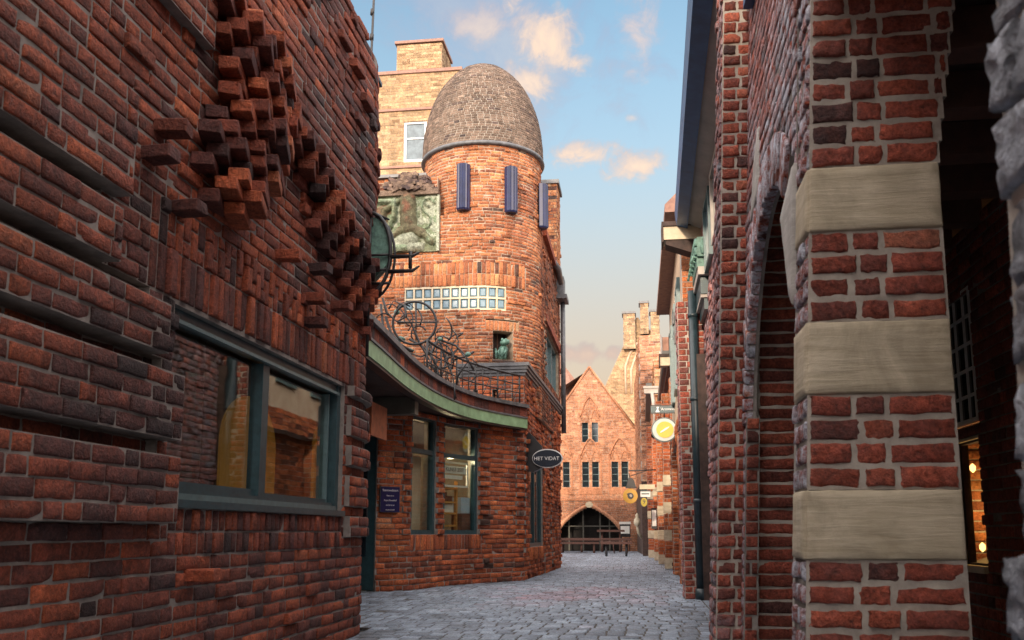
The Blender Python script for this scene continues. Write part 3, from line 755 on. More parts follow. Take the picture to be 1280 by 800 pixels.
wall(mt, PD, -3.71, -.7, 6.96, 7.76, nx=2, nz=2, p_out=.12, p_in=.05, out=.05, t=-.12, thick=.6, vari=.012)
soldiers(mt, PD, -1.6, ph(.95), 5.52, 5.76, t=.12, nx=2, nz=2, vari=.012, bw=.085, proud=.02, thick=.25); soldiers(mt, PD, -1.6, ph(.95), 5.76, 6.0, t=.08, nx=2, nz=2, vari=.012, bw=.085, thick=.25)
soldiers(mt, PD, NI[0] - .14, NI[1] + .14, 4.64, 4.84, t=.05, nx=2, nz=2, thick=.25)
mt.build('upper_wall', ['tower_brick', 'warm_mortar'], T)
# drum above the eaves
circ = [(CX + CR * math.sin(a), CY - CR * math.cos(a)) for a in np.linspace(-math.pi, math.pi, 61)]
PT = Path(circ, s0=-CR * math.pi); PT.corners = []
md = MB()
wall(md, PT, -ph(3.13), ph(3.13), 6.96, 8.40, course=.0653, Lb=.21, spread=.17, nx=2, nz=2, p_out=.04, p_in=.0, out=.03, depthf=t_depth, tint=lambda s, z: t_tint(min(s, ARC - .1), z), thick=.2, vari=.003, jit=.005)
md.build('tower_drum', ['tower_brick', 'warm_mortar'], T)
# egg dome of brick
dd = MB(); DZ, DH, DR = 8.44, 2.20, CR + .05
def prof(t): return DR * max(1e-3, (1 - t ** 2.25)) ** .54, DZ + DH * t
class Dome:
    corners = []; curved = True
    def map(s, S, Z, D):
        t = np.clip(np.asarray(Z, float), 0, 1); r = DR * np.maximum(1e-4, 1 - t ** 2.25) ** .54 + D; a = S
        return np.stack([CX + r * np.sin(a), CY - r * np.cos(a), DZ + DH * t + D * t], -1)
DM = Dome(); zz = 0; k = 0; t = 0
while t < .985:
    r0, z0_ = prof(t); t1 = t
    while t1 < 1 and math.hypot(prof(t1)[0] - r0, prof(t1)[1] - z0_) < .052: t1 += .001
    t1 = min(t1, 1.0); r1, _ = prof(min(t1, .999)); n_ = max(6, int(2 * math.pi * r0 / .125)); off = rng.random()
    for i in range(n_):
        a0 = 2 * math.pi * (i + off) / n_; a1 = 2 * math.pi * (i + 1 + off) / n_; g_ = (a1 - a0) * .05
        brick(dd, DM, (a0 + g_, a1 - g_, a1 - g_, a0 + g_), (t + (t1 - t) * .08, t + (t1 - t) * .08, t + (t1 - t) * .86, t + (t1 - t) * .86), .008 + rng.gauss(0, .002), -.04, 1, 1, bcol(0 + .14 * (t < .3), 0, .17))
    k += 1; t = t1
dd.lathe((CX, CY, 0), [prof(t_) for t_ in np.linspace(0, .999, 40)], 64, 1)
dd.build('dome', ['dome_brick', 'light_mortar'], T)
rr = MB(); rr.lathe((CX, CY, 8.38), [(CR - .05, 0), (CR + .07, .0), (CR + .085, .03), (CR + .075, .07), (CR + .03, .085), (CR - .05, .085)], 72); rr.build('dome_ring', 'lead', T)

# glass-block strip
gb = MB(); nb = 11; w_ = (GB[1] - GB[0]) / nb
gb.sbox(PD, GB[0], GB[1], 5.04, 5.52, -.14, -.035, 0, 22)
for i in range(nb + 1): gb.sbox(PD, max(GB[0], GB[0] + i * w_ - .016), min(GB[1], GB[0] + i * w_ + .016), 5.04, 5.52, -.06, .0, 0, 1)
for z in (5.04, 5.265, 5.485): gb.sbox(PD, GB[0], GB[1], z, z + .035, -.06, .006, 0, 22)
gf = gb.build('glass_block_window', 'cream', T)
for i in range(nb):
    for j in range(2):
        q = MB(); a = GB[0] + i * w_ + .02; b = GB[0] + (i + 1) * w_ - .02; z = 5.08 + j * .222
        V = PD.map(np.array([a, b, b, a, a + .03, b - .03, b - .03, a + .03]), np.array([z, z, z + .18, z + .18, z + .03, z + .03, z + .15, z + .15]), np.array([-.03] * 4 + [-.005] * 4))
        q.add(V, [(4, 5, 6, 7), (0, 1, 5, 4), (1, 2, 6, 5), (2, 3, 7, 6), (3, 0, 4, 7)]); q.build('glass_block', 'glass_block', gf)
# niche lining
nm = MB(); nm.sbox(PD, NI[0] - .05, NI[1] + .05, 4.0, 4.7, -.42, -.36, 0, 4); nm.sbox(PD, NI[0] - .02, NI[1] + .02, 4.04, 4.075, -.36, .03, 0, 4); nm.build('niche', 'dark_wood', T)
# blue glazed half-tubes (three)
for ang, z0 in ((-.14, 7.02), (.62, 7.00), (1.42, 6.94)):
    q = MB(); cx = CX + (CR + .02) * math.sin(ang); cy = CY - (CR + .02) * math.cos(ang)
    n_ = 14; V = []; hw = .135
    pr_ = [(hw * math.cos(t_), .155 * math.sin(t_)) for t_ in np.linspace(0, math.pi, n_)]
    pr_ = [(px, py + (.020 if i % 2 else -.004)) for i, (px, py) in enumerate(pr_)]
    for z in (z0, z0 + .03, z0 + .93):
        k_ = .88 if z == z0 else 1
        for px, py in pr_:
            u_ = px * k_; o_ = py * k_
            V.append((cx + u_ * math.cos(ang) + o_ * math.sin(ang), cy + u_ * math.sin(ang) - o_ * math.cos(ang), z))
    f = [(j * n_ + i, j * n_ + i + 1, (j + 1) * n_ + i + 1, (j + 1) * n_ + i) for j in range(2) for i in range(n_ - 1)]
    f += [tuple(range(n_))[::-1], tuple(range(2 * n_, 3 * n_))]
    q.add(V, f, 0)
    q.build('blue_tube', 'blue_ceramic', T)
    q = MB()
    for k_ in (-1, 0, 1): q.tube([(cx + .06 * k_ * math.cos(ang), cy + .06 * k_ * math.sin(ang), z0 + .90), (cx + .06 * k_ * math.cos(ang) + .06 * math.sin(ang), cy + .06 * k_ * math.sin(ang) - .06 * math.cos(ang), z0 + .97)], .008, 5)
    q.build('tube_hooks', 'iron', T)
# street-side upper window and cornice
window(T, PD, SWS, SWE, 4.08, 5.2, -.06, 'teal_light', 'sky_pane', fw=.08, fd=.12, mull=(SWS + 1.1, SWS + 2.2), mw=.07)
cm = MB(); cm.sbox(PD, ARC + .3, PD.s1, 6.96, 7.10, -.2, .10); cm.sbox(PD, SWS - .15, SWE + .1, 5.2, 5.36, -.2, .06); cm.build('cornice', 'dark_brick', T)
cm = MB(); cm.box(-1.92, -1.70, 22.0, 22.5, 6.55, 7.02); cm.box(-1.98, -1.62, 21.9, 22.6, 6.45, 6.55); cm.tube([(-1.76, 22.4, 6.5), (-1.76, 22.4, 3.2)], .06); cm.tube([(-1.9, 20.6, 7.1), (-1.75, 21.1, 6.95), (-1.75, 21.8, 6.8)], .07); cm.build('rain_hopper', 'lead', T)
ch = MB(); wall(ch, Path([(-2.95, 22.3), (-1.88, 22.3), (-1.88, 23.2)]), 0, 1.97, 6.96, 9.52, nx=1, nz=1, t=.2, thick=.3); ch.box(-3.0, -1.82, 22.24, 23.3, 9.52, 9.62, 1)
ch.build('chimney', ['tower_brick', 'lead'], T)
# solid mass behind the skin
bd = MB(); bd.box(-6.7, -2.15, 18.4, 22.8, 2.7, 7.0); bd.box(-6.7, -3.2, 17.35, 18.4, 2.7, 7.0); bd.box(-6.6, -2.2, 16.7, 22.3, 0, 2.66); bd.lathe((CX, CY, 2.7), [(.01, 0), (.85, 0), (.85, 5.7), (.01, 5.7)], 24)
bd.build('core', 'body', T)

# carved relief panel
rp_ = MB(); RX0, RX1, RZ0, RZ1 = -5.3, -3.78, 6.22, 7.36; yy = CY - CR - .03
rp_.box(RX0 - .02, RX1 + .04, yy - .12, yy + .04, RZ1, RZ1 + .10, 1); rp_.box(RX1, RX1 + .05, yy - .07, yy + .04, RZ0, RZ1, 0, (.95, .6, 0))
def capd(x, z, ax, az_, bx, bz, r):
    dx, dz = bx - ax, bz - az_; l2 = dx * dx + dz * dz + 1e-9; t = max(0, min(1, ((x - ax) * dx + (z - az_) * dz) / l2)); return r - math.hypot(x - ax - t * dx, z - az_ - t * dz)
CAPS = [(-4.36, 7.28, -4.34, 6.72, .17, .13, .22), (-4.36, 6.74, -4.62, 6.55, .09, .12, .30), (-4.62, 6.55, -4.80, 6.42, .06, .10, .40), (-4.30, 6.72, -4.06, 6.58, .10, .12, .25), (-4.06, 6.58, -3.88, 6.40, .07, .10, .35),
        (-4.62, 7.22, -4.62, 6.92, .055, .14, .55), (-4.62, 6.92, -4.74, 6.74, .06, .10, .45), (-4.98, 7.26, -4.6, 7.24, .045, .10, .60), (-4.5, 6.42, -4.3, 6.48, .16, .09, .92), (-4.62, 6.32, -4.95, 6.30, .08, .09, .70), (-4.1, 6.32, -4.3, 6.30, .09, .08, .88),
        (-4.40, 6.30, -4.60, 6.30, .09, .10, .62), (-5.0, 6.75, -5.05, 6.5, .10, .09, .10)]
SPI = [(-3.83, 7.20), (-3.90, 7.27), (-4.00, 7.27), (-4.07, 7.20), (-4.08, 7.10), (-4.04, 7.02), (-3.96, 6.96), (-3.90, 6.88), (-3.90, 6.78), (-3.97, 6.70), (-4.06, 6.66)]
for p_, q__ in zip(SPI[:-1], SPI[1:]): CAPS.append((p_[0], p_[1], q__[0], q__[1], .022, .06, .62))
CAPS += [(-3.98, 7.16, -3.94, 7.12, .035, .08, .7), (-4.42, 7.32, -4.8, 7.1, .06, .09, .35), (-4.9, 7.1, -4.82, 6.7, .09, .10, .2)]
nxg, nzg = 120, 90; V = []; cc_ = []
for j in range(nzg + 1):
    for i in range(nxg + 1):
        x = RX0 + (RX1 - RX0) * i / nxg; z = RZ0 + (RZ1 - RZ0) * j / nzg; h = 0; tone = .93
        wob = .02 * noise.noise(Vector((x * 9, z * 9, 4)))
        for (ax, az_, bx, bz, r, hh, tn) in CAPS:
            q0 = capd(x, z, ax, az_, bx, bz, r) + wob
            if q0 > 0:
                e = 1.35 * hh * math.sqrt(max(0, 1 - (1 - min(1, q0 / r)) ** 2))
                if e > h: h = e; tone = tn
        h += .03 * noise.noise(Vector((x * 5, z * 5, 7))) + .012 * noise.noise(Vector((x * 14, z * 14, 1))) + .008 * noise.noise(Vector((x * 35, z * 35, 1)))
        if tone > .8 and x < -4.66: tone = .12 if z < 7.2 else .6
        tone += .25 * noise.noise(Vector((x * 7, z * 7, 8)))
        V.append((x, yy - .03 - h, z)); cc_.append((min(1, max(0, tone)), .5 + .5 * noise.noise(Vector((x * 20, z * 20, 3))), 0))
f = [(j * (nxg + 1) + i, j * (nxg + 1) + i + 1, (j + 1) * (nxg + 1) + i + 1, (j + 1) * (nxg + 1) + i) for j in range(nzg) for i in range(nxg)]
rp_.add(V, f, 0, smooth=True); rp_.c[-1] = np.array(cc_)
rp_.box(RX0, RX1, yy - .028, yy + .05, RZ0, RZ1, 0)
rp_.build('relief_panel', ['relief_stone', 'dome_brick'], T)
# rubble mound above the relief
mm = MB()
for i in range(70):
    a = rng.uniform(0, math.pi); r_ = math.sqrt(rng.random()); x = -4.35 + .50 * r_ * math.cos(a); z = 7.46 + .36 * r_ * math.sin(a)
    q_ = Matrix.Rotation(rng.uniform(-.5, .5), 3, 'Y') @ Matrix.Rotation(rng.uniform(-.4, .4), 3, 'Z')
    mm.obox((x, yy - .02 - .14 * (1 - r_), z), (.15, .14, .06), q_, 0, bcol(-.1))
mm.prism([(-4.85, 7.46), (-3.85, 7.46)] + [(-4.35 + .47 * math.cos(a), 7.46 + .33 * math.sin(a)) for a in np.linspace(0, math.pi, 12)], 'y', yy - .02, yy + .3, 1)
mm.build('rubble_crown', ['dome_brick', 'mossy'], T)
cp = MB(); cp.box(-6.8, -4.0, 17.0, 17.7, 7.76, 7.82)
cp.build('coping', 'lead', T)
# terrace railing that follows the curved roof edge
rl = MB(); ra, rb = E1 - 3.4, E1 - .02
for z, r_ in ((3.58, .020), (3.42, .011), (3.27, .011)):
    rl.tube([tuple(q) for q in PF.map(np.linspace(ra, rb, 30), np.full(30, z) + (.0), np.full(30, -.12))], r_, 6)
n_ = 15
for i in range(n_ + 1):
    s1_ = ra + (rb - ra) * i / n_; q = PF.map(np.array([s1_, s1_]), np.array([3.05, 3.58]), np.array([-.12, -.12]))
    rl.tube([tuple(q[0]), tuple(q[1])], .015 if i % 3 == 0 else .009, 6)
for i in range(0, n_, 2):
    s1_ = ra + (rb - ra) * i / n_; s2 = s1_ + (rb - ra) / n_
    q = PF.map(np.array([s1_, s2]), np.array([3.1, 3.42]), np.array([-.12, -.12])); rl.tube([tuple(q[0]), tuple(q[1])], .007, 5)
rl.build('railing', 'iron', T)

# ironwork sculpture with a big ring, on the roof edge
sc = empty('ironwork_sculpture', (-3.3, 13.6, 3.05), 'tangled wrought iron sculpture with one large ring on the shopfront roof', 'sculpture')
q = MB(); q.tube([(-3.30 + .325 * math.cos(a), 13.4 + .04 * math.cos(a), 3.96 + .33 * math.sin(a)) for a in np.linspace(0, 2 * math.pi, 40, endpoint=False)], .019, 8, closed=True); q.build('ring', 'iron', sc)
q = MB(); rs = random.Random(3)
def px(x, y, v):                               # a point of the ironwork on the upright plane at distance v
    X = x - 640.; Y = 483. - y; TH, P = R(7.7), R(8.9)
    f = 1160 * math.cos(P) - Y * math.sin(P); z = 1160 * math.sin(P) + Y * math.cos(P)
    rx, ry = X * math.cos(TH) - f * math.sin(TH), X * math.sin(TH) + f * math.cos(TH); t = v / ry
    return (rx * t, v, H + z * t)
lines = [[(478, 372), (484, 392), (496, 402), (508, 396), (506, 382), (492, 376), (486, 386)], [(482, 396), (490, 420), (500, 440), (497, 452)], [(497, 403), (520, 403), (545, 403)], [(520, 377), (520, 430)],
         [(500, 386), (514, 404), (524, 428), (538, 452), (548, 474)], [(530, 430), (542, 450), (552, 478), (560, 492)], [(548, 422), (556, 446), (566, 470), (570, 498)], [(548, 424), (570, 432), (582, 444), (592, 462)],
         [(560, 446), (552, 470), (556, 492)], [(575, 438), (585, 452), (572, 470), (568, 496)], [(508, 440), (526, 446), (540, 440), (548, 424)], [(484, 408), (500, 430), (516, 440)], [(530, 452), (545, 462), (560, 458)], [(476, 380), (480, 420), (488, 440)],
         [(512, 424), (530, 434), (548, 460)], [(536, 428), (530, 452), (536, 478)], [(566, 450), (580, 446), (592, 440)]]
for i, ln in enumerate(lines):
    v_ = 13.2 + .9 * (ln[0][0] - 480) / 90.
    pts_ = [px(x, y, v_ + .05 * math.sin(j * 1.7 + i)) for j, (x, y) in enumerate(ln)]
    q.tube(pts_, [.016 + .009 * math.sin(j * 2.1 + i) for j in range(len(pts_))], 6)
for i in range(34):
    x0 = rs.uniform(478, 590); y0 = 384 + (x0 - 478) * .62 + rs.uniform(-12, 26); v_ = 13.2 + .9 * (x0 - 480) / 90.
    a0 = rs.uniform(0, 6.28); r0 = rs.uniform(6, 17); tw = rs.uniform(-1, 1) * 2.4
    pts_ = [px(x0 + r0 * (1 + .1 * j) * math.cos(a0 + tw * j / 4), y0 + r0 * 1.3 * (1 + .1 * j) * math.sin(a0 + tw * j / 4) * .8, v_ + .03 * math.sin(j)) for j in range(7)]
    q.tube(pts_, rs.uniform(.007, .014), 5)
q.build('bars', 'iron', sc)
q = MB()
for (x, y, a_, b_w) in ((510, 438, .10, .04), (534, 468, .16, .05), (545, 474, .12, .04), (500, 424, .09, .05), (585, 443, .05, .04), (550, 424, .04, .035), (496, 390, .05, .05)):
    q = MB(); c_p = px(x, y, 13.6); q.lathe((c_p[0], c_p[1], c_p[2] - b_w), [(.005, 0), (a_ * .8, b_w * .5), (a_, b_w), (a_ * .6, b_w * 1.7), (.005, b_w * 2)], 9); q.build('leaf_figure', 'verdigris', sc)
for x0_, y0_ in ((488, 432), (500, 446), (514, 456), (528, 470), (542, 480), (556, 492), (568, 500), (478, 424)):
    q = MB(); a_ = px(x0_, y0_, 13.5); q.tube([a_, (a_[0], a_[1], 3.03)], .014, 6); q.build('foot', 'iron', sc)

# green frog-like figure in the niche
fa = (NI[0] + NI[1]) / 2 / CR; fx, fy = CX + (CR - .10) * math.sin(fa), CY - (CR - .10) * math.cos(fa)
fg = empty('bronze_figure', (fx, fy, 4.075), 'crouching green bronze figure sitting in the small niche of the tower', 'statue')
q = MB()
def ell(c, r, tilt=0, m=0):
    V = []; f = []; n1, n2 = 10, 14
    mt_ = Matrix.Rotation(tilt, 3, 'Y')
    for i in range(n1 + 1):
        for j in range(n2):
            a = math.pi * i / n1; b = 2 * math.pi * j / n2
            p = mt_ @ Vector((r[0] * math.sin(a) * math.cos(b), r[1] * math.sin(a) * math.sin(b), r[2] * math.cos(a)))
            V.append((c[0] + p.x, c[1] + p.y, c[2] + p.z))
    for i in range(n1):
        for j in range(n2): f.append((i * n2 + j, i * n2 + (j + 1) % n2, (i + 1) * n2 + (j + 1) % n2, (i + 1) * n2 + j))
    q.add(V, f, m, smooth=True)
ell((fx + .01, fy + .02, 4.24), (.10, .10, .17), .35); ell((fx + .075, fy - .05, 4.43), (.10, .09, .062), -.2); ell((fx + .10, fy - .11, 4.47), (.025, .025, .025)); ell((fx + .03, fy - .11, 4.475), (.025, .025, .025))
for sx_ in (-1, 1):
    q.tube([(fx + .06 * sx_, fy, 4.12), (fx + .11 * sx_, fy - .08, 4.28), (fx + .08 * sx_, fy - .11, 4.11)], [.045, .035, .022], 8)
    q.tube([(fx + .04 + .04 * sx_, fy - .04, 4.33), (fx + .03 + .07 * sx_, fy - .12, 4.24), (fx + .02 + .03 * sx_, fy - .12, 4.16)], [.026, .02, .016], 8)
q.build('body', 'verdigris', fg)

# shop sign on the corner: white-rimmed oval
ov = empty('oval_shop_sign', (-1.6, 16.6, 1.95), 'dark oval shop sign with white rim and lettering on a black bracket', 'shop sign')
q = MB(); q.disc((-1.60, 2.14), .275, .170, 16.575, 16.60, 40); q.build('rim', 'white', ov)
q = MB(); q.disc((-1.605, 2.138), .262, .152, 16.565, 16.575, 40); q.disc((-1.60, 2.14), .27, .165, 16.60, 16.61, 40); q.build('panel', 'sign_dark', ov)
text_mesh('HET VIDAT', .092, (-1.615, 16.562, 2.135), (R(90), 0, 0), 'white', ov, ext=.002)
q = MB(); q.prism([(-1.99, 2.58), (-1.93, 2.62), (-1.70, 2.36), (-1.70, 1.98), (-1.86, 1.90), (-1.98, 1.92)], 'y', 16.62, 16.80); q.build('bracket_box', 'black', ov)
# blue plaque
pq = empty('blue_plaque', (-3.6, 13.1, 1.1), 'small navy enamel plaque with white lines of writing beside the recessed entrance', 'plaque')
ang = math.atan2(PB2.t[0][1], PB2.t[0][0]); pc = PB2.map(np.array([.20]), np.array([1.30]), np.array([.04]))[0]
mq = Matrix.Rotation(ang, 3, 'Z'); nv = Vector((math.sin(ang), -math.cos(ang), 0))
q = MB(); q.obox(pc, (.33, .02, .37), mq); q.build('edge', 'lead', pq)
q = MB(); q.obox(Vector(pc) + nv * .012, (.315, .008, .355), mq); q.build('panel', 'navy', pq)
for i, (tx, sz) in enumerate((('Stantwedstart', .047), ('Rees ct or', .030), ('Rayet Roesthof', .034), ('sts So to or', .030), ('oecen occnt1', .028))):
    p = Vector(pc) + nv * .018; text_mesh(tx, sz, (p.x, p.y, 1.43 - .067 * i - (0.01 if i else 0)), (R(90), 0, ang), 'white', pq, ext=.001)
# things in the lit shop window
PBm = lambda s, z, d: tuple(PB2.map(np.array([s]), np.array([z]), np.array([d]))[0])
s0w, s1w = Wb2[0] + .08, Wb2[1] - .08
rk = empty('display_rack', PBm((s0w + s1w) / 2 - .15, .86, -.35), 'orange pine display rack with goods behind the wider curved shop window', 'display rack')
q = MB()
for z in (.92, 1.12, 1.30, 1.52): q.sbox(PB2, s0w, s0w + .52, z, z + .03, -.42, -.16, 0)
for x in (s0w, s0w + .50): q.sbox(PB2, x, x + .035, .86, 1.66, -.22, -.17, 0)
q.build('frame', 'rack_wood', rk)
q = MB()
for i in range(6): q.sbox(PB2, s0w + .06 + .07 * i, s0w + .11 + .07 * i, 1.332, 1.332 + rng.uniform(.08, .16), -.36, -.22, 0)
q.sbox(PB2, s0w + .04, s0w + .2, 1.152, 1.27, -.35, -.2, 0); q.build('goods', 'wood', rk)
q = MB(); q.sbox(PB2, s0w + .24, s0w + .46, 1.152, 1.28, -.33, -.2, 0); q.build('goods', 'paper', rk)
bx_ = MB(); bx_.sbox(PB2, s0w + .56, s0w + .80, 1.14, 1.40, -.30, -.12, 0); bx_.build('pale_box', 'pale_blue', None, label='pale blue box standing beside the pine rack in the shop window', cat='box')
st_ = MB(); st_.sbox(PB2, s0w + .56, s0w + .80, .86, 1.137, -.32, -.10, 0); st_.build('plinth', 'wood', None, label='plain wooden plinth carrying the pale blue box', cat='plinth')
bo = empty('window_notice', PBm(s0w + .35, 1.75, -.11), 'white framed notice board hanging above the pine rack in the curved shop window', 'notice')
q = MB(); a_, b_s = s0w + .02, s0w + .74
for (x0, x1, z0, z1) in ((a_, b_s, 1.94, 1.97), (a_, b_s, 1.56, 1.59), (a_, a_ + .03, 1.592, 1.938), (b_s - .03, b_s, 1.592, 1.938)): q.sbox(PB2, x0, x1, z0, z1, -.135, -.11, 0)
q.build('frame', 'white', bo)
q = MB(); q.sbox(PB2, a_ + .04, b_s - .04, 1.78, 1.90, -.13, -.12, 0); q.sbox(PB2, a_ + .1, b_s - .14, 1.69, 1.75, -.13, -.12, 0); q.build('sheet', 'paper', bo)
pc2 = PBm((a_ + b_s) / 2, 1.84, -.112); ag2 = math.atan2(PB2.t[4 if len(PB2.t) > 4 else -1][1], PB2.t[4 if len(PB2.t) > 4 else -1][0])
ag2 = math.atan2(15.43 - 14.5, -2.62 + 3.06)
text_mesh('KUNST ZEIT', .09, pc2, (R(90), 0, ag2), 'black', bo, ext=.001, sx=1.)

# ================================================================== RIGHT ARCADE HOUSE (near)
D = empty('arcade_house', (.8, 4, 0), 'brick arcade house with banded sandstone pier, round arches and upper wall pale with lime bloom and painted sky sheen', 'building')
bat = lambda x, y, z: x + .05 * (z - H)
def bat1(x, y, z): return x + .055 * (z - H) * np.clip((1.16 - x) / .56, 0, 1)
# nearest rough pier at the picture edge
m0 = MB(); PN = Path([(.95, .5), (.575, .5), (.575, 1.50), (1.2, 1.52)], flip=True, warp=lambda x, y, z: x + .028 * (z - H))
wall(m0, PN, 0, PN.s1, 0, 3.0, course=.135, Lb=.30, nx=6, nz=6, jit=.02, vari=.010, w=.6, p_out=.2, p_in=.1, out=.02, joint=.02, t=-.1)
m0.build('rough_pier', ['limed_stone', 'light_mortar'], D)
# banded pier
p1 = MB(); S1 = 1.14 - .60
def pier_edge(z): return None
P1 = Path([(1.9, 3.5), (.60, 3.5), (.60, 3.75)], flip=True, warp=bat1, s0=0)
sr = 1.9 - 1.14                                # s at the pier's right-hand edge
def flare(z): return (-1, sr - max(0, (z - 2.2)) * .16)
wp = lambda s, z: (1. if s > P1.S[1] else .03)  # side face whitened: lime deposits plus sky reflection put into the colour
for z0, z1 in ((0, .74), (.99, 1.338), (1.61, 1.958), (2.21, 3.00)):
    p1 = MB(); n_ = round((z1 - z0) / .087); c_h = (z1 - z0) / n_
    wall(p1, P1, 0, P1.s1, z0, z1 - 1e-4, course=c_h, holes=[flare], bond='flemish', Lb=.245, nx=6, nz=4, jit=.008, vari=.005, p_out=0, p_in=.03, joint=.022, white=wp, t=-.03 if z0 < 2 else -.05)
    p1.build('pier_section', ['pier_brick', 'light_mortar'], D)

for z0, z1 in ((.742, .988), (1.34, 1.608), (1.96, 2.208)):
    sb = MB(); brick(sb, P1, (sr + .002, P1.S[1] - .001, P1.S[1] - .001, sr + .002), (z0, z0, z1, z1), .014, -.3, 16, 9, jit=.003, rnd=.0035, chip=0)
    brick(sb, P1, (P1.S[1] + .004, P1.s1, P1.s1, P1.S[1] + .004), (z0, z0, z1, z1), .012, -.3, 5, 9, jit=.004, chip=0)
    sb.build('stone_band', 'sandstone', D)
# street wall with the round arch
PW = Path([(.60, 3.75), (.60, 5.6)], s0=3.75, flip=True, warp=bat)
AC, AR, AS, AZ = 4.595, .885, 1.45, 1.06
def street_arch(z):
    if z <= AS: return (AC - AR, AC + AR + .005)
    h1 = (z - AS) / (AZ * (AR + .22) / AR); h0 = (z - AS) / AZ
    if h1 >= 1: return None
    b_ = AC + (AR + .22) * math.sqrt(1 - h1 * h1); a_ = AC - (AR + .22) * math.sqrt(1 - h1 * h1)
    if h0 < .80: a_ = AC - AR * math.sqrt(1 - h0 * h0)
    return (a_, b_)
w1 = MB()
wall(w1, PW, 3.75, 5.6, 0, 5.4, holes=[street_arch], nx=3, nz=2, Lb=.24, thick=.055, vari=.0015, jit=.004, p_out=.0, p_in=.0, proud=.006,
     t=.0, white=lambda s, z: min(1, .32 + .35 * (noise.noise(Vector((s * 1.5, z * 2, 0))) > .0) * (z > 2.4) + 1.0 * (s < 4.25) + .5 * (abs(math.hypot(s - AC, z - AS) - AR - .3) < .35)))  # bluish white paints lime deposits and the sky reflected at a grazing view
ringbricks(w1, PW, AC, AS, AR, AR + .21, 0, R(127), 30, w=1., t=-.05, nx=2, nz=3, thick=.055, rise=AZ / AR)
jb = Path([(.675, 5.478), (.598, 5.478)], flip=True, warp=bat); wall(w1, jb, 0, jb.s1, 0, AS + .02, course=.0747, Lb=.15, nx=2, nz=2, thick=.02, t=-.05)
w1.build('street_wall', ['pier_brick', 'mortar'], D)
sb = MB(); brick(sb, PW, (3.752, 3.825, 4.10, 3.752), (1.74, 1.80, 2.21, 2.34), .020, -.04, 10, 10, chip=0); sb.build('springer_stone', 'grey_stone', D); sb = MB(); brick(sb, PW, (4.95, 5.3, 5.15, 4.98), (2.66, 2.60, 2.9, 3.05), .016, -.03, 6, 6, chip=0)
sb.build('springer_stone', 'grey_stone', D)
# above the near arch
w0 = MB(); PQ = Path([(.60, 1.3), (.60, 3.82)], s0=1.3, flip=True, warp=bat)
wall(w0, PQ, 1.3, 3.82, 3.0, 5.4, nx=2, nz=2, Lb=.24, thick=.28, w=.3); w0.build('upper_street_wall', ['pier_brick', 'mortar'], D)
# second pier: brick-on-brick with a straight joint
p2 = MB(); bat2 = lambda x, y, z: x + .045 * (z - H)
P2 = Path([(1.25, 5.6), (.452, 5.6), (.452, 6.02)], flip=True, warp=bat2); js = 1.25 - .672
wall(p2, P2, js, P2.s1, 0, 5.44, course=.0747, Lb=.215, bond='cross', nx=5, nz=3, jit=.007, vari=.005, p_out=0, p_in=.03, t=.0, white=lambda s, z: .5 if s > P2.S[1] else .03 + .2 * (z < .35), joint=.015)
wall(p2, P2, 0, js - .012, 0, 3.0, course=.0747, Lb=.215, bond='flemish', nx=5, nz=3, jit=.007, vari=.005, p_out=0, p_in=.05, t=-.05, zones=[(0, js, 0, 3, -.012)], joint=.015, tint=lambda s, z: -.2 if z < .55 else 0)
p2.build('middle_pier', ['pier_brick', 'light_mortar'], D)
# arcade interior
ai = MB(); PI = Path([(2.4, -1.5), (2.4, 13)], s0=-1.5, flip=True)
wall(ai, PI, 2.5, 12.0, 0, 3.0, holes=[rect(6.94, 7.44, .58, 1.52), rect(6.90, 7.48, 1.62, 2.60)], nx=2, nz=2, Lb=.24, thick=.04, t=-.1); ai.build('arcade_back_wall', ['pier_brick', 'mortar'], D)
ai = MB(); ai.box(.9, 2.6, 1.0, 12.1, 3.16, 3.22); ai.box(.78, 2.45, 11.95, 12.1, 0, 3.1); ai.build('arcade_ceiling', 'dark_wood', D)
for k in range(14):
    ai = MB(); y = 2.2 + k * .62; ai.box(.9, 2.4, y, y + .16, 2.96, 3.155); ai.build('ceiling_beam', 'wood', D)
window(D, PI, 6.90, 7.48, 1.62, 2.60, .01, 'white', 'dark_pane', fw=.03, fd=.05, vb=(7.09, 7.28), hb=(1.82, 2.01, 2.2, 2.4), bars=.022)
lw = window(D, PI, 6.94, 7.44, .58, 1.52, -.03, 'dark_wood', 'shop_glass', fw=.035, fd=.05)
ai = MB(); ai.sbox(PI, 6.94, 7.44, .55, .60, -.06, .03); ai.build('sill', 'cream', lw); ai = MB(); ai.sbox(PI, 6.94, 7.44, 1.50, 1.56, -.06, .0); ai.build('head_rail', 'cream', lw)
ai = MB(); wall(ai, Path([(3.05, 5.9), (3.05, 8.6)], s0=5.9, flip=True), 5.9, 8.6, .2, 2.0, nx=1, t=.2); ai.build('lit_inner_wall', ['tower_brick', 'light_mortar'], D)
ai = MB(); wall(ai, Path([(2.45, 7.72), (3.3, 7.72)]), 0, .85, .2, 2.0, nx=2, nz=2, Lb=.24, t=.0); ai.build('lit_inner_wall', ['tower_brick', 'light_mortar'], D)
for (y, z) in ((7.58, 1.32), (7.5, .72)):
    q = MB(); q.lathe((2.56, y, z), [(.003, -.03), (.022, -.01), (.022, .02), (.003, .04)], 10); q.build('lamp_bulb', 'lamp_glow', D)
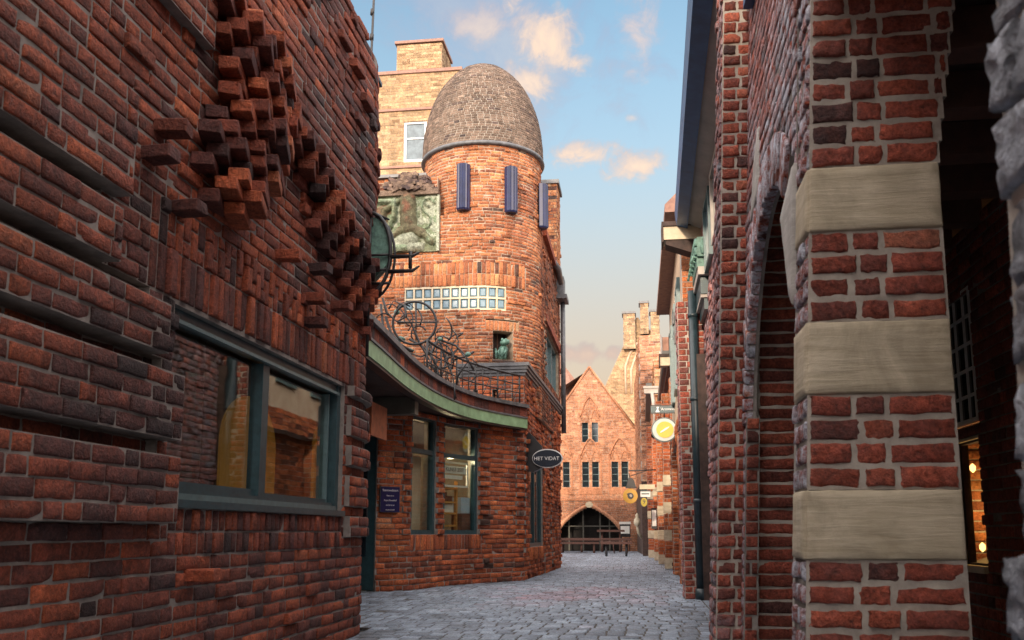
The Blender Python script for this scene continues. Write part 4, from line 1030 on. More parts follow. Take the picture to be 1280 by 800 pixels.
bd = MB(); bd.box(.98, 2.5, 1.0, 6.5, 3.24, 6.0); bd.box(3.2, 3.5, -2, 12.5, 0, 6.5); bd.box(2.45, 3.3, 5.7, 5.85, 0, 3); bd.box(2.45, 3.3, 8.6, 8.7, 0, 3); bd.box(2.4, 3.5, -2, 12.5, 3.24, 6.5); bd.box(.6, 2.6, -2.5, 1.2, 3.02, 6)
bd.build('core', 'body', D)
# small dark casement high on the street wall
window(D, PW, 5.0, 5.4, 4.0, 4.9, .06, 'blue_gutter', 'dark_pane', fw=.05)

# ================================================================== RIGHT HOUSES beyond
# second house: gutter, soffit, bay console
Eh = empty('guttered_house', (.8, 9, 0), 'brick house with dark blue gutter, pale soffit and green bay console over the alley', 'building')
PE = Path([(.90, 6.0), (.90, 12.12)], s0=6.0, flip=True)
m_ = MB(); wall(m_, PE, 6.0, 12.12, 0, 4.8, holes=[arch(9.2, 1.05, 1.2, .0)], nx=2, nz=2, Lb=.24, thick=.3, white=lambda s, z: .45, vari=.006)
ringbricks(m_, PE, 9.2, 1.2, 1.05, 1.25, 0, math.pi, 36, w=.5, thick=.3, nx=2, nz=2)
m_.build('wall', ['pier_brick', 'mortar'], Eh)
m_ = MB(); PG = Path([(1.05, 12.12), (.56, 12.12), (.56, 12.6)], flip=True); 
wall(m_, PG, 0, PG.s1, 0, 3.84, Lb=.24, bond='cross', nx=2, nz=2, vari=.005, p_out=.02, t=-.02, white=lambda s, z: .4 if s > PG.S[1] else .05)
m_.build('end_pier', ['pier_brick', 'light_mortar'], Eh)
m_ = MB(); m_.tube([(.755, 12.02, .12), (.755, 12.02, 3.95)], .06, 12); m_.tube([(.755, 12.02, .0), (.755, 12.02, .14)], .075, 12)
for z in (1.2, 2.5, 3.6): m_.tube([(.755, 12.02, z), (.755, 12.02, z + .05)], .07, 12)
m_.build('downpipe', 'pipe_paint', Eh)
m_ = MB(); pf = [(0, 0), (.02, -.10), (.10, -.14), (.18, -.10), (.2, 0)]
gx = lambda v: .47 + .02 * (v - 6)
m_.hexa([(.47, 5.4, 4.84), (.62, 5.4, 4.80), (.72, 12.1, 4.80), (.58, 12.1, 4.84), (.45, 5.4, 5.06), (.62, 5.4, 5.06), (.72, 12.1, 5.06), (.56, 12.1, 5.06)]); m_.build('gutter', 'blue_gutter', Eh)
m_ = MB(); m_.hexa([(.60, 5.4, 4.86), (.95, 5.4, 4.72), (1.06, 12.1, 4.72), (.72, 12.1, 4.86), (.60, 5.4, 5.0), (.95, 5.4, 5.0), (1.06, 12.1, 5.0), (.72, 12.1, 5.0)]); m_.build('soffit', 'soffit', Eh)
m_ = MB(); m_.box(.40, .98, 12.0, 12.3, 4.66, 4.84, 1); m_.box(.38, 1.0, 11.97, 12.32, 4.84, 4.90, 0); m_.box(.38, .40, 11.97, 12.32, 4.62, 4.84, 0); m_.hexa([(.43, 12.02, 4.60), (.98, 12.02, 4.40), (.98, 12.28, 4.40), (.43, 12.28, 4.60), (.43, 12.02, 4.658), (.98, 12.02, 4.658), (.98, 12.28, 4.658), (.43, 12.28, 4.658)], 0)
m_.build('eave_end', ['dark_wood', 'cream'], Eh)
# glazed bay and its carved green console
m_ = MB(); P_ = 11.2
m_.box(.765, 1.2, 11.0, 12.0, 4.12, 4.36, 0)
for k in range(9):
    for j in range(2): m_.lathe((.765, 11.06 + k * .11, 4.15 + .11 * j), [(.03, 0), (.045, .04), (.03, .09), (.005, .1)], 7, 0)
    m_.lathe((.83 + k * .04, 10.99, 4.15), [(.02, 0), (.035, .05), (.02, .15), (.004, .18)], 7, 0)
for k, (x_, z0, z1) in enumerate(((.76, 4.00, 4.12), (.80, 3.68, 3.90), (.84, 3.50, 3.64))): m_.box(x_, 1.2, 11.05 + .05 * k, 11.96, z0, z1, 0 if k == 0 else 1)
m_.box(.77, 1.2, 11.02, 11.98, 3.90, 3.998, 2); m_.box(.80, 1.2, 11.12, 11.97, 3.64, 3.678, 2)
for k in range(5): m_.tube([(.80, 11.1 + k * .2, 4.12), (.72, 11.1 + k * .2, 4.14), (.70, 11.1 + k * .2, 4.06)], .02, 6, 0)
m_.build('bay_console', ['verdigris', 'teal', 'soffit'], Eh)
PH = Path([(.87, 6.6), (.87, 12.1)], s0=6.6, flip=True)
window(Eh, PH, 8.2, 9.9, 3.9, 4.7, .03, 'soffit', 'sky_pane', fw=.05, mull=(9.0,), fd=.06)
window(Eh, PH, 10.2, 11.0, 3.9, 4.7, .03, 'teal_light', 'sky_pane', fw=.05, fd=.06)
m_ = MB(); m_.box(1.02, 2.4, 6.6, 12.1, 3.25, 5.0); m_.box(.98, 1.02, 6.6, 12.1, 4.7, 5.0); m_.build('core', 'body', Eh)
m_ = MB(); m_.add([(.6, 5.3, 5.07), (3.4, 5.3, 6.9), (3.4, 12.2, 6.9), (.72, 12.2, 5.07), (.6, 5.3, 5.0), (3.4, 5.3, 6.8), (3.4, 12.2, 6.8), (.72, 12.2, 5.0)], [(0, 1, 2, 3), (4, 7, 6, 5), (0, 4, 5, 1), (3, 2, 6, 7)]); m_.build('roof', 'tile', Eh)

# third house: pale rendered upper floor over piers
F_ = empty('rendered_house', (.8, 15, 0), 'pale plastered upper storey lit by low sun above brick piers of the alley', 'building')
PJ = Path([(.66, 12.64), (.70, 18.7)], s0=12.64, flip=True)
m_ = MB(); m_.sbox(PJ, 12.64, 18.70, 2.72, 5.25, -.3, 0); m_.build('upper_wall', 'plaster', F_)
m_ = MB(); wall(m_, PJ, 12.62, 18.7, 2.4, 2.72, nx=1, thick=.3, t=.1); wall(m_, Path([(.92, 12.64), (.92, 18.7)], flip=True), 0, 6.06, 0, 2.4, nx=1, thick=.2)
wall(m_, Path([(1.3, 18.76), (.67, 18.76), (.67, 19.2)], flip=True), 0, 1.07, 0, 3.92, nx=2, nz=2, bond='cross', t=.12)
wall(m_, Path([(1.0, 12.62), (.655, 12.62)], flip=True), 0, .345, 3.84, 5.2, nx=1, t=.3)
wall(m_, Path([(1.3, 15.4), (.66, 15.4), (.66, 15.8)], flip=True), 0, 1.04, 0, 2.4, nx=1, bond='cross', t=.12)
m_.build('brick_piers', ['red_brick', 'light_mortar'], F_)
for a in (13.3, 14.9, 16.5): window(F_, PJ, a, a + .9, 3.1, 4.5, .05, 'teal_light', 'sky_pane', fw=.06, mull=(a + .45,), trans=(4.1,))
m_ = MB(); m_.box(.45, .9, 12.6, 18.9, 5.25, 5.36); m_.box(1.0, 3, 12.6, 18.9, 0, 5.3); m_.prism([(.45, 5.36), (2.0, 6.9), (3.5, 5.36)], 'y', 12.6, 18.9); m_.build('roof', 'tile', F_)
m_ = MB(); m_.box(.60, .64, 14.2, 14.3, 3.7, 4.2); m_.box(.58, .60, 14.15, 14.35, 4.0, 4.15); m_.build('wall_fitting', 'lead', F_)

# fourth: low brick shops with dark eaves, stone-banded pilasters
Gh = empty('banded_shops', (.6, 24, 0), 'row of brick shops with pointed niches and cream stone bands further down the alley', 'building')
m_ = MB()
def banded(x0, x1, y, z1, n0=0):
    p = Path([(x1, y), (x0, y), (x0, y + .35)], flip=True); w_ = x1 - x0
    for k in range(4):
        zz_ = .0 + k * .62
        s_b = MB(); s_b.sbox(p, 0, w_ + .35 if False else w_ - .001, zz_ + .02, zz_ + .26, -.2, .015); s_b.sbox(p, w_ + .001, w_ + .35, zz_ + .02, zz_ + .26, -.2, .013); s_b.build('stone_band', 'sandstone', Gh)
        wall(m_, p, 0, p.s1, zz_ + .26, min(zz_ + .62, z1), course=.09, nx=1, thick=.2, t=.1)
    wall(m_, p, 0, p.s1, 2.48, z1, nx=1, thick=.2, t=.1)
banded(.58, .98, 21.5, 4.0); banded(.50, .90, 24.5, 4.2); banded(.44, .84, 27.6, 4.2); banded(.30, .72, 30.5, 4.2)
PK = Path([(.80, 19.2), (.72, 24), (.55, 31.0)], s0=19.2, flip=True)
wall(m_, PK, 19.2, 31.0, 0, 4.2, holes=[pointed(c_, .5, 1.9, .8, .9) for c_ in (20.4, 23, 26, 29)], nx=1, thick=.25, t=.05)
m_.build('brickwork', ['red_brick', 'light_mortar'], Gh)
m_ = MB(); m_.box(1.02, 1.3, 19.2, 31, 0, 4.2); m_.box(.9, 3, 30.8, 31, 0, 4); m_.build('core', 'dark_wood', Gh)
for (x0, y0, x1, y1, z) in ((.56, 19.3, .60, 27.2, 4.32), (.28, 26.0, .30, 33.0, 4.7)):
    q = MB(); q.hexa([(x0, y0, z), (x0 + .16, y0, z - .04), (x1 + .16, y1, z - .04), (x1, y1, z), (x0, y0, z + .26), (x0 + .16, y0, z + .26), (x1 + .16, y1, z + .26), (x1, y1, z + .26)]); q.build('gutter', 'black', Gh)
q = MB(); q.box(.50, .95, 19.05, 19.3, 4.22, 4.40, 1); q.box(.48, .97, 19.02, 19.32, 4.40, 4.46, 0); q.box(.48, .50, 19.02, 19.32, 4.20, 4.40, 0); q.box(.70, .92, 19.1, 19.5, 4.46, 4.9, 0); q.build('eave_end', ['dark_wood', 'cream'], Gh)
q = MB(); q.box(.22, .62, 25.9, 26.1, 4.66, 4.80, 0); q.box(.20, .64, 25.87, 26.1, 4.80, 4.86, 0); q.tube([(.44, 25.9, 4.66), (.50, 25.85, 4.1), (.46, 25.9, 3.5)], .05); q.build('eave_end', 'soffit', Gh)
q = MB(); q.box(.66, 3.2, 19.2, 31, 4.2, 4.3); q.prism([(.6, 4.3), (2.0, 5.9), (3.4, 4.3)], 'y', 19.3, 31); q.build('roof', 'tile', Gh)
for c_ in (20.4, 23, 26, 29):
    q = MB(); q.sbox(PK, c_ - .5, c_ + .5, .9, 2.7, -.24, -.2); q.build('window', 'dark_pane', Gh)

# fifth: timber-fronted shop, far right, with stair-stepped brick gable behind
Ih = empty('far_corner_house', (0, 34, 0), 'tall stepped brick house with grey timber shopfront at the far end of the alley', 'building')
m_ = MB(); PL = Path([(.9, 33.2), (.16, 33.4), (-.08, 40.8)], flip=True)
wall(m_, PL, 0, PL.s1, 2.6, 7.24, nx=1, thick=.3, t=.1, zones=[(0, .8, 2.6 + .5 * k, 2.85 + .5 * k, .04) for k in range(11)])
wall(m_, PL, 0, PL.s1 * .6, 7.24, 7.88, nx=1, thick=.3, t=.1)
m_.build('wall', ['gable_brick', 'light_mortar'], Ih)
m_ = MB(); m_.box(.15, .9, 33.3, 33.5, 0, 2.6); m_.box(.12, .3, 33.2, 33.3, 0, 2.6); m_.box(.5, .62, 33.2, 33.3, 0, 2.6); m_.hexa([(.2, 33.5, 0), (.4, 33.5, 0), (.1, 40.6, 0), (-.08, 40.6, 0), (.2, 33.5, 2.6), (.4, 33.5, 2.6), (.1, 40.6, 2.6), (-.08, 40.6, 2.6)])
m_.build('timber_front', 'dark_wood', Ih)
m_ = MB(); m_.box(.3, 3, 33.6, 41, 0, 7.2); m_.box(.3, 1.4, 33.6, 37, 7.1, 7.85); m_.build('core', 'body', Ih)
m_ = MB(); wall(m_, Path([(1.4, 31.2), (.62, 31.2), (.60, 33.2)], flip=True), 0, 2.78, 0, 6.6, nx=1, thick=.2, t=.35, zones=[(.5, .78, .3 * k, .3 * k + .15, .04) for k in range(22)]); m_.box(.85, 1.5, 31.3, 33.2, 0, 6.6, 0)
m_.build('side_wing', ['tower_brick', 'light_mortar'], Ih)

# ================================================================== END GABLE HALL
J = empty('gabled_hall', (-1.9, 41.5, 0), 'orange brick gabled hall closing the alley, with pointed archway and six tall windows', 'building')
PM = Path([(-6.5, 41.4), (1.5, 41.6)], s0=-6.5)
AXC = -2.08
def gable_cut(z):
    return None
hw = lambda z: max(0, (8.15 - z) / (8.15 - 5.45) * 1.95)
m_ = MB()
aw = pointed(AXC - .08, 1.42, .55, 1.38, ring=.0); awr = pointed(AXC - .08, 1.42, .55, 1.38, ring=.22)
wins = [(AXC - 1.42 + .12, 2.78, 3.96), (AXC, 2.78, 3.96), (AXC + 1.30, 2.78, 3.96)]
hs = []
for c_, z0, z1 in wins:
    for dx in (-.22, .22): hs.append(rect(c_ + dx - .15, c_ + dx + .15, z0, z1))
for dx in (-.22, .22): hs.append(rect(AXC + dx - .14, AXC + dx + .14, 4.80, 5.72))
wall(m_, PM, -6.5, 1.5, 0, 2.24, spread=.15, holes=[aw], nx=1, thick=.3, course=.08, t=-.05)
wall(m_, PM, -6.5, 1.5, 2.24, 5.44, spread=.15, holes=hs, nx=1, thick=.3, t=.05)
for k in range(34):
    z = 5.44 + .08 * k; h_ = hw(z)
    if h_ > .05: wall(m_, PM, AXC - h_, AXC + h_, z, z + .08, spread=.15, holes=hs, nx=1, thick=.3, t=.08)
m_.sbox(PM, -6.5, 1.5, 2.20, 2.29, -.1, .06, 2)
# blind tracery: pointed hoods over each pair
def hood(c_, zb, w_, h, dd_=.07, r_=.035):
    for sg in (-1, 1):
        pts_ = [(c_ + sg * w_ * (1 - k / 8) ** .62, zb + h * k / 8) for k in range(9)]
        V = PM.map(np.array([p[0] for p in pts_]), np.array([p[1] for p in pts_]), np.full(9, dd_)); m_.tube([tuple(v) for v in V], r_, 5, 0, c=(.55, .6, 0))
for c_, z0, z1 in wins:
    hood(c_, z1 + .25, .44, .75); hood(c_ - .22, z1 + .1, .17, .34, .04, .025); hood(c_ + .22, z1 + .1, .17, .34, .04, .025)
    m_.sbox(PM, c_ - .50, c_ - .44, z0 - .3, z1 + .3, 0, .06, 0); m_.sbox(PM, c_ + .44, c_ + .50, z0 - .3, z1 + .3, 0, .06, 0); m_.sbox(PM, c_ - .44, c_ + .44, z0 - .30, z0 - .02, 0, .03, 0)
hood(AXC, 5.95, .44, .9); hood(AXC - .22, 5.85, .17, .42, .04, .025); hood(AXC + .22, 5.85, .17, .42, .04, .025); m_.sbox(PM, AXC - .40, AXC + .40, 4.72, 4.79, 0, .06, 2)
ringp = [(AXC - .08 + sg * 1.5 * (1 - (k / 14) ** 1.75) ** .86, .55 + 1.44 * k / 14) for sg in (-1,) for k in range(15)]
for sg in (-1, 1):
    V = PM.map(np.array([AXC - .08 + sg * 1.5 * (1 - (k / 20) ** 1.75) ** .86 for k in range(21)]), np.array([.55 + 1.46 * k / 20 for k in range(21)]), np.full(21, .02)); m_.tube([tuple(v) for v in V], .09, 6, 0, c=(.7, .6, 0))
m_.build('front_wall', ['gable_brick', 'light_mortar', 'gable_brick'], J)
for i, (c_, z0, z1) in enumerate(wins + [(AXC, 4.80, 5.72)]):
    for dx in (-.22, .22):
        h_ = .15 if i < 3 else .14; n_ = 4 if i < 3 else 3
        window(J, PM, c_ + dx - h_, c_ + dx + h_, z0, z1, -.14, 'teal_light', 'dark_pane', fw=.02, fd=.04, hb=[z0 + (z1 - z0) * q_ / n_ for q_ in range(1, n_)], bars=.016)
q = MB()
for x0, z0, x1, z1 in ((AXC, 8.22, AXC - 1.98, 5.42), (AXC, 8.22, AXC + 1.98, 5.42)):
    a_ = PM.map(np.array([x0, x1]), np.array([z0, z1]), np.array([.05, .05])); q.tube([tuple(a_[0]), tuple(a_[1])], .05, 5)
q.build('gable_coping', 'gable_brick', J)
q = MB(); q.disc((AXC - .08, 2.02), .17, .13, 41.38, 41.46, 20); q.build('keystone', 'sandstone', J)
q = MB(); q.box(-3.6, -.5, 42.6, 42.7, 0, 2.0); q.box(-3.7, -3.6, 41.8, 42.7, 0, 2.2); q.box(-.6, -.5, 41.8, 42.7, 0, 2.2); q.box(-3.7, -.5, 41.8, 42.7, 2.2, 2.3); q.build('passage', 'dark', J)
q = MB()
for x in (-3.1, -2.47, -1.72, -1.30): q.box(x - .03, x + .03, 42.0, 42.06, 0, 2.0)
q.box(-3.5, -.6, 41.99, 42.05, 1.06, 1.11); q.box(-2.4, -1.3, 41.99, 42.04, .30, .34); q.build('glazing_bars', 'olive', J)
q = MB(); q.add([(-2.0, 41.5, 8.15), (.0, 41.5, 5.42), (.0, 49, 5.42), (-2.0, 49, 8.15), (-6.5, 41.9, 5.42), (-4.1, 41.9, 8.9), (-2.0, 44, 9.0), (-6.5, 49, 5.42)], [(0, 1, 2, 3), (4, 0, 3, 7)])
q.hexa([(-6.5, 41.8, 5.42), (-2.1, 41.8, 5.42), (-2.1, 42, 5.42), (-6.5, 42, 5.42), (-4.6, 43.6, 9.6), (-3.7, 43.6, 9.6), (-3.7, 43.8, 9.6), (-4.6, 43.8, 9.6)])
q.prism([(-7.5, 5.42), (-1.0, 5.42), (-4.6, 10.3)], 'y', 43.0, 49); q.build('roof', 'tile', J)
q = MB(); q.box(-7, 1, 41.75 + 1.0, 49, 0, 5.4); q.box(-7, -3.75, 41.8, 42.8, 0, 5.4); q.box(-.45, 1, 41.9, 42.8, 0, 5.4); q.box(-3.75, -.45, 41.8, 42.8, 2.35, 5.4); q.build('core', 'body', J)

# cream gable house behind
Kh = empty('cream_gable_house', (0, 50, 0), 'tall sunlit cream brick gable with blind arches and three chimneys behind the hall', 'building')
m_ = MB(); PN2 = Path([(-4, 50), (2.2, 50)], s0=-4)
for k in range(75):
    z = 5.0 + .1 * k
    l_ = -2.9 + (z - 5.9) / (12.4 - 5.9) * 3.0; r_ = .95 if z < 11.5 else .95 - (z - 11.5) * .9
    if r_ > l_ + .1: wall(m_, PN2, l_, r_, z, z + .1, spread=.13, course=.1, nx=1, thick=.3, Lb=.27)
m_.build('wall', ['pale_brick', 'warm_mortar'], Kh)
q = MB()
for (pts_) in ([(-.55, 8.2), (-.55, 9.7), (-.3, 10.4), (.12, 11.0)], [(.75, 8.2), (.75, 9.4), (.6, 10.2), (.3, 10.9)], [(-.25, 8.2), (-.25, 9.5), (0, 10.2), (.15, 10.6)]): q.tube([(x, 49.95, z) for x, z in pts_], .07, 5)
q.build('blind_tracery', 'plaster', Kh)
for x0, x1, z0, z1 in ((-.62, .02, 10.6, 12.55), (.30, .74, 11.4, 13.1), (.86, 1.32, 10.4, 12.6)):
    m_ = MB(); wall(m_, Path([(x0, 49.6), (x1, 49.6), (x1, 50.6)]), 0, x1 - x0 + 1, z0, z1, course=.1, nx=1, Lb=.27, thick=.3); m_.box(x0 - .06, x1 + .06, 49.54, 50.6, z1 + .002, z1 + .12, 1); m_.build('chimney', ['pale_brick', 'lead'], Kh)
m_ = MB(); m_.box(-2.0, 2.2, 50.6, 56, 0, 8.6); m_.prism([(-3, 5.8), (1.0, 5.8), (1.0, 11.6), (.1, 12.2)], 'y', 50.3, 56); m_.build('core', 'body', Kh)
m_ = MB(); m_.prism([(.98, 5), (1.9, 5), (1.9, 10.2), (.98, 11.4)], 'y', 49.9, 50.6); m_.build('side_wall', 'body', Kh)

# tall sunlit building behind the tower
Lh = empty('tall_back_building', (-9, 31, 0), 'tall pale yellow brick building with stepped top and one window behind the dome', 'building')
m_ = MB(); PO = Path([(-14, 31.2), (-6.05, 31.2), (-6.05, 34)], s0=-14)
wall(m_, PO, -14, PO.s1, 12.0, 17.5, spread=.15, course=.11, Lb=.30, joint=.014, nx=1, holes=[rect(-8.2, -7.35, 14.1, 15.65)], thick=.3, zones=[], t=-.02)
wall(m_, Path([(-8.55, 31.3), (-6.85, 31.3), (-6.85, 33)]), 0, 3.4, 17.5, 18.75, course=.11, Lb=.30, nx=1, thick=.3)
m_.build('wall', ['pale_brick', 'warm_mortar'], Lh)
m_ = MB(); m_.sbox(PO, -14, -6.05, 17.50, 17.62, -.4, .08); m_.sbox(PO, -14, -6.05, 16.05, 16.13, -.1, .08); m_.sbox(PO, -14, -6.05, 13.85, 13.93, -.1, .08); m_.box(-8.62, -6.78, 31.22, 33, 18.75, 18.85); m_.build('string_course', 'tile', Lh)
window(Lh, PO, -8.2, -7.35, 14.1, 15.65, -.04, 'white', 'sky_pane', fw=.09, fd=.1, hb=(15.0,), bars=.05)
m_ = MB(); m_.box(-14, -6.4, 31.6, 34, 0, 17.4); m_.box(-8.4, -7.0, 31.7, 33, 17.4, 18.7); m_.box(-14, -6.1, 31.3, 31.6, 0, 12); m_.build('core', 'body', Lh)

# ================================================================== SIGNS AND FURNITURE
sg = empty('yellow_disc_sign', (.5, 17, 2.45), 'round yellow sign in a white ring hanging under the dark name board', 'shop sign')
q = MB(); q.disc((.495, 2.67), .235, .225, 17.0, 17.06, 36); q.build('ring', 'teal', sg)
q = MB(); q.disc((.495, 2.67), .215, .205, 16.985, 16.999, 36); q.build('face', 'sign_grey', sg)
q = MB(); q.disc((.505, 2.67), .155, .150, 16.975, 16.984, 32); q.build('centre', 'yellow', sg)
q = MB(); q.disc((.50, 2.67), .10, .017, 16.968, 16.974, 20, ang=R(32)); q.build('slash', 'paper', sg)
q = MB(); q.tube([(.5, 17.02, 2.9), (.5, 17.02, 3.0)], .012); q.tube([(.5, 17.03, 2.69), (.30, 17.4, 2.6)], .05); q.build('hanger', 'iron', sg)
sb_ = empty('name_board', (.65, 16.9, 3.0), 'narrow dark board with a white figure and lettering over the yellow disc', 'shop sign')
q = MB(); q.box(.26, .98, 16.98, 17.03, 2.985, 3.105, 0); q.box(.26, .98, 16.97, 16.978, 3.108, 3.125, 1); q.box(.26, .98, 16.97, 16.978, 2.965, 2.983, 1); q.build('board', ['teal', 'iron'], sb_)
text_mesh("'Aromesseti at das", .068, (.685, 16.972, 3.045), (R(90), 0, 0), 'white', sb_, ext=.002)
q = MB(); q.prism([(.34, 2.99), (.42, 2.99), (.395, 3.03), (.395, 3.06), (.41, 3.09), (.36, 3.09), (.375, 3.05)], 'y', 16.970, 16.978); q.build('figure_mark', 'white', sb_)
sg = empty('amber_ring_sign', (-.2, 25.8, 1.6), 'large amber disc sign with dark emblem hanging from an iron arm at the far shops', 'shop sign')
q = MB(); q.disc((-.215, 1.81), .200, .205, 25.8, 25.86, 32); q.build('disc', 'amber', sg)
q = MB(); q.disc((-.21, 1.81), .085, .085, 25.785, 25.799, 20); q.prism([(-.32, 1.86), (-.24, 1.90), (-.2, 1.84), (-.26, 1.82)], 'y', 25.786, 25.798); q.build('emblem', 'black', sg)
q = MB(); q.disc((-.20, 1.815), .035, .045, 25.775, 25.784, 12, ang=.5); q.build('emblem_light', 'soffit', sg)
q = MB(); q.tube([(-.22, 25.83, 2.0), (-.22, 25.83, 2.32), (-.25, 25.83, 2.5), (.5, 25.83, 2.52)], .018); q.tube([(-.22, 25.83, 2.35), (.3, 25.83, 2.52)], .01)
q.prism([(-.32, 2.06), (-.06, 2.06), (-.10, 2.22), (-.16, 2.3), (-.26, 2.3)], 'y', 25.75, 25.95); q.box(-.34, -.04, 25.72, 25.98, 2.03, 2.058); q.build('arm', 'iron', sg)
sg = empty('small_amber_sign', (.15, 26, 1.5), 'small yellow oval sign with a dark 9 below the cream board', 'shop sign')
q = MB(); q.disc((.155, 1.645), .085, .12, 26.0, 26.03, 24); q.build('disc', 'yellow', sg)
q = MB(); q.disc((.155, 1.645), .097, .133, 26.01, 26.035, 24); q.build('rim', 'black', sg)
text_mesh('9', .17, (.155, 25.995, 1.65), (R(90), 0, 0), 'black', sg, ext=.002)
sg = MB(); sg.box(.04, .46, 26.0, 26.06, 2.0, 2.13); sg.build('cream_board', 'cream', None, label='blank cream yellow shop board projecting above the blue and white sign', cat='shop sign')
sg = empty('blue_white_sign', (.18, 26.05, 1.8), 'small blue and white sign beneath the cream board', 'shop sign')
q = MB(); q.box(.06, .33, 26.05, 26.08, 1.79, 1.97); q.build('panel', 'white', sg)
q = MB(); q.box(.06, .33, 26.04, 26.049, 1.94, 1.97); q.box(.09, .30, 26.04, 26.049, 1.86, 1.89); q.build('stripes', 'teal', sg)
mc = empty('menu_case', (.3, 27.4, 1.1), 'dark framed white menu case mounted beside the banded pilasters', 'menu case')
q = MB(); q.box(.36, .52, 27.42, 27.50, .92, 1.52); q.build('case', 'black', mc)
q = MB(); q.box(.385, .50, 27.41, 27.419, 1.0, 1.46); q.build('sheet', 'paper', mc)
mc = empty('menu_board', (-.55, 40.6, .5), 'white menu board standing near the archway of the gabled hall', 'menu board')
q = MB(); q.box(-.82, -.36, 40.6, 40.66, .62, 1.24); q.build('board', 'black', mc)
q = MB(); q.box(-.78, -.40, 40.585, 40.599, .76, 1.08); q.box(-.84, -.34, 40.56, 40.66, 1.16, 1.26); q.build('sheet', 'paper', mc)
q = MB(); q.tube([(-.76, 40.64, 0), (-.76, 40.64, .7)], .02); q.tube([(-.42, 40.64, 0), (-.42, 40.64, .7)], .02); q.build('frame', 'iron', mc)
# wall lantern far
fl = empty('carved_lantern', (-.1, 36, 1.4), 'ornate stone-coloured lantern bracket on the far corner house', 'lantern')
q = MB(); q.lathe((-.06, 34.5, 1.02), [(.01, 0), (.10, .05), (.13, .16), (.10, .28), (.05, .34), (.07, .42), (.01, .5)], 12); q.tube([(-.06, 34.5, 1.05), (-.02, 34.6, .8), (.1, 34.7, .62)], .05); q.build('lamp_body', 'sandstone', fl)

def plank_table(name, x0, x1, y, z, dep, label, cat, metal=False, group=None):
    t_ = empty(name, ((x0 + x1) / 2, y, 0), label, cat, group)
    q = MB()
    for k in range(3): q.box(x0, x1, y - dep / 2 + k * dep / 3 + .005, y - dep / 2 + (k + 1) * dep / 3 - .005, z - .09, z)
    q.build('top', 'wood', t_)
    for x in (x0 + .2, x1 - .2):
        q = MB()
        for s2 in (-1, 1): q.tube([(x, y, z - .05), (x, y + s2 * dep * .5, 0)], .045, 6)
        q.tube([(x, y - dep * .4, z - .07), (x, y + dep * .4, z - .07)], .025, 6); q.build('leg', 'iron' if metal else 'wood', t_)
    return t_
plank_table('beer_table', -3.3, -.3, 38.2, .58, .8, 'long dark plank table in front of the pointed archway', 'table')
plank_table('bench', -3.3, -1.6, 37.9, .44, .28, 'long low plank bench in front of the plank table', 'bench')
plank_table('metal_bench', -1.34, -.25, 33.0, .50, .36, 'metal-legged bench standing nearest, in front of the plank tables', 'bench', True)
plank_table('side_table', -1.75, -.6, 39.9, .92, .55, 'raised wooden side table just inside reach of the archway', 'table')
plank_table('rear_bench', -3.4, -2.2, 39.6, .42, .28, 'short plank bench behind the long table, deepest by the archway', 'bench')
pp = empty('stool', (-1.15, 37.2, 0), 'small wooden stool with spread legs beside the metal-legged bench', 'stool')
q = MB(); q.box(-1.33, -.97, 37.0, 37.4, .42, .46); q.build('seat', 'wood', pp)
for sx in (-1, 1):
    for sy in (-1, 1):
        q = MB(); q.tube([(-1.15 + .13 * sx, 37.2 + .14 * sy, .42), (-1.15 + .17 * sx, 37.2 + .19 * sy, 0)], .02, 6); q.build('leg', 'wood', pp)

# ================================================================== SKY, SUN, CAMERA
W = bpy.data.worlds.new('World'); bpy.context.scene.world = W; W.use_nodes = True
nt = W.node_tree; bg = nt.nodes['Background']
SUN_EL, SUN_AZ = 14., 191.      # azimuth the light comes FROM, degrees clockwise from +Y (street direction)
sky = N(nt, 'ShaderNodeTexSky'); sky.sky_type = 'NISHITA'; sky.sun_disc = False
sky.sun_elevation = R(SUN_EL); sky.sun_rotation = R(SUN_AZ); sky.air_density = 1.0; sky.dust_density = 1.6; sky.ozone_density = 1.2
tc = N(nt, 'ShaderNodeTexCoord'); sep = nt.nodes.new('ShaderNodeSeparateXYZ'); L(nt, tc.outputs['Generated'], sep.inputs[0])
# evening haze near the horizon
hz = N(nt, 'ShaderNodeMapRange'); L(nt, sep.outputs[2], hz.inputs[0]); hz.inputs[1].default_value = .10; hz.inputs[2].default_value = .60
hz.inputs[3].default_value = 1.; hz.inputs[4].default_value = 0.; hz.interpolation_type = 'SMOOTHSTEP'
c = mixc(nt, sky.outputs[0], (.74, .81, .73), 1., 'MULTIPLY')
c = mixc(nt, c, (1.70, 1.78, 1.78), mth(nt, 'MULTIPLY', hz.outputs[0], .95))
hp = N(nt, 'ShaderNodeMapRange'); L(nt, sep.outputs[2], hp.inputs[0]); hp.inputs[1].default_value = .02; hp.inputs[2].default_value = .42
hp.inputs[3].default_value = 1.; hp.inputs[4].default_value = 0.; hp.interpolation_type = 'SMOOTHSTEP'
c = mixc(nt, c, (2.45, 1.78, 1.12), mth(nt, 'MULTIPLY', hp.outputs[0], .95))
# unseen bright cloud added overhead and behind the viewer to light the alley
nb_ = noise_n(nt, 3.0, 6, .6, tc.outputs['Generated'], .3)
ov_ = N(nt, 'ShaderNodeMapRange'); L(nt, mth(nt, 'ADD', mth(nt, 'SUBTRACT', sep.outputs[2], mth(nt, 'MULTIPLY', sep.outputs[1], .55)), mth(nt, 'MULTIPLY', nb_, .25)), ov_.inputs[0])
ov_.inputs[1].default_value = .28; ov_.inputs[2].default_value = .62; ov_.interpolation_type = 'SMOOTHSTEP'
c = mixc(nt, c, (10.8, 9.8, 9.3), ov_.outputs[0])
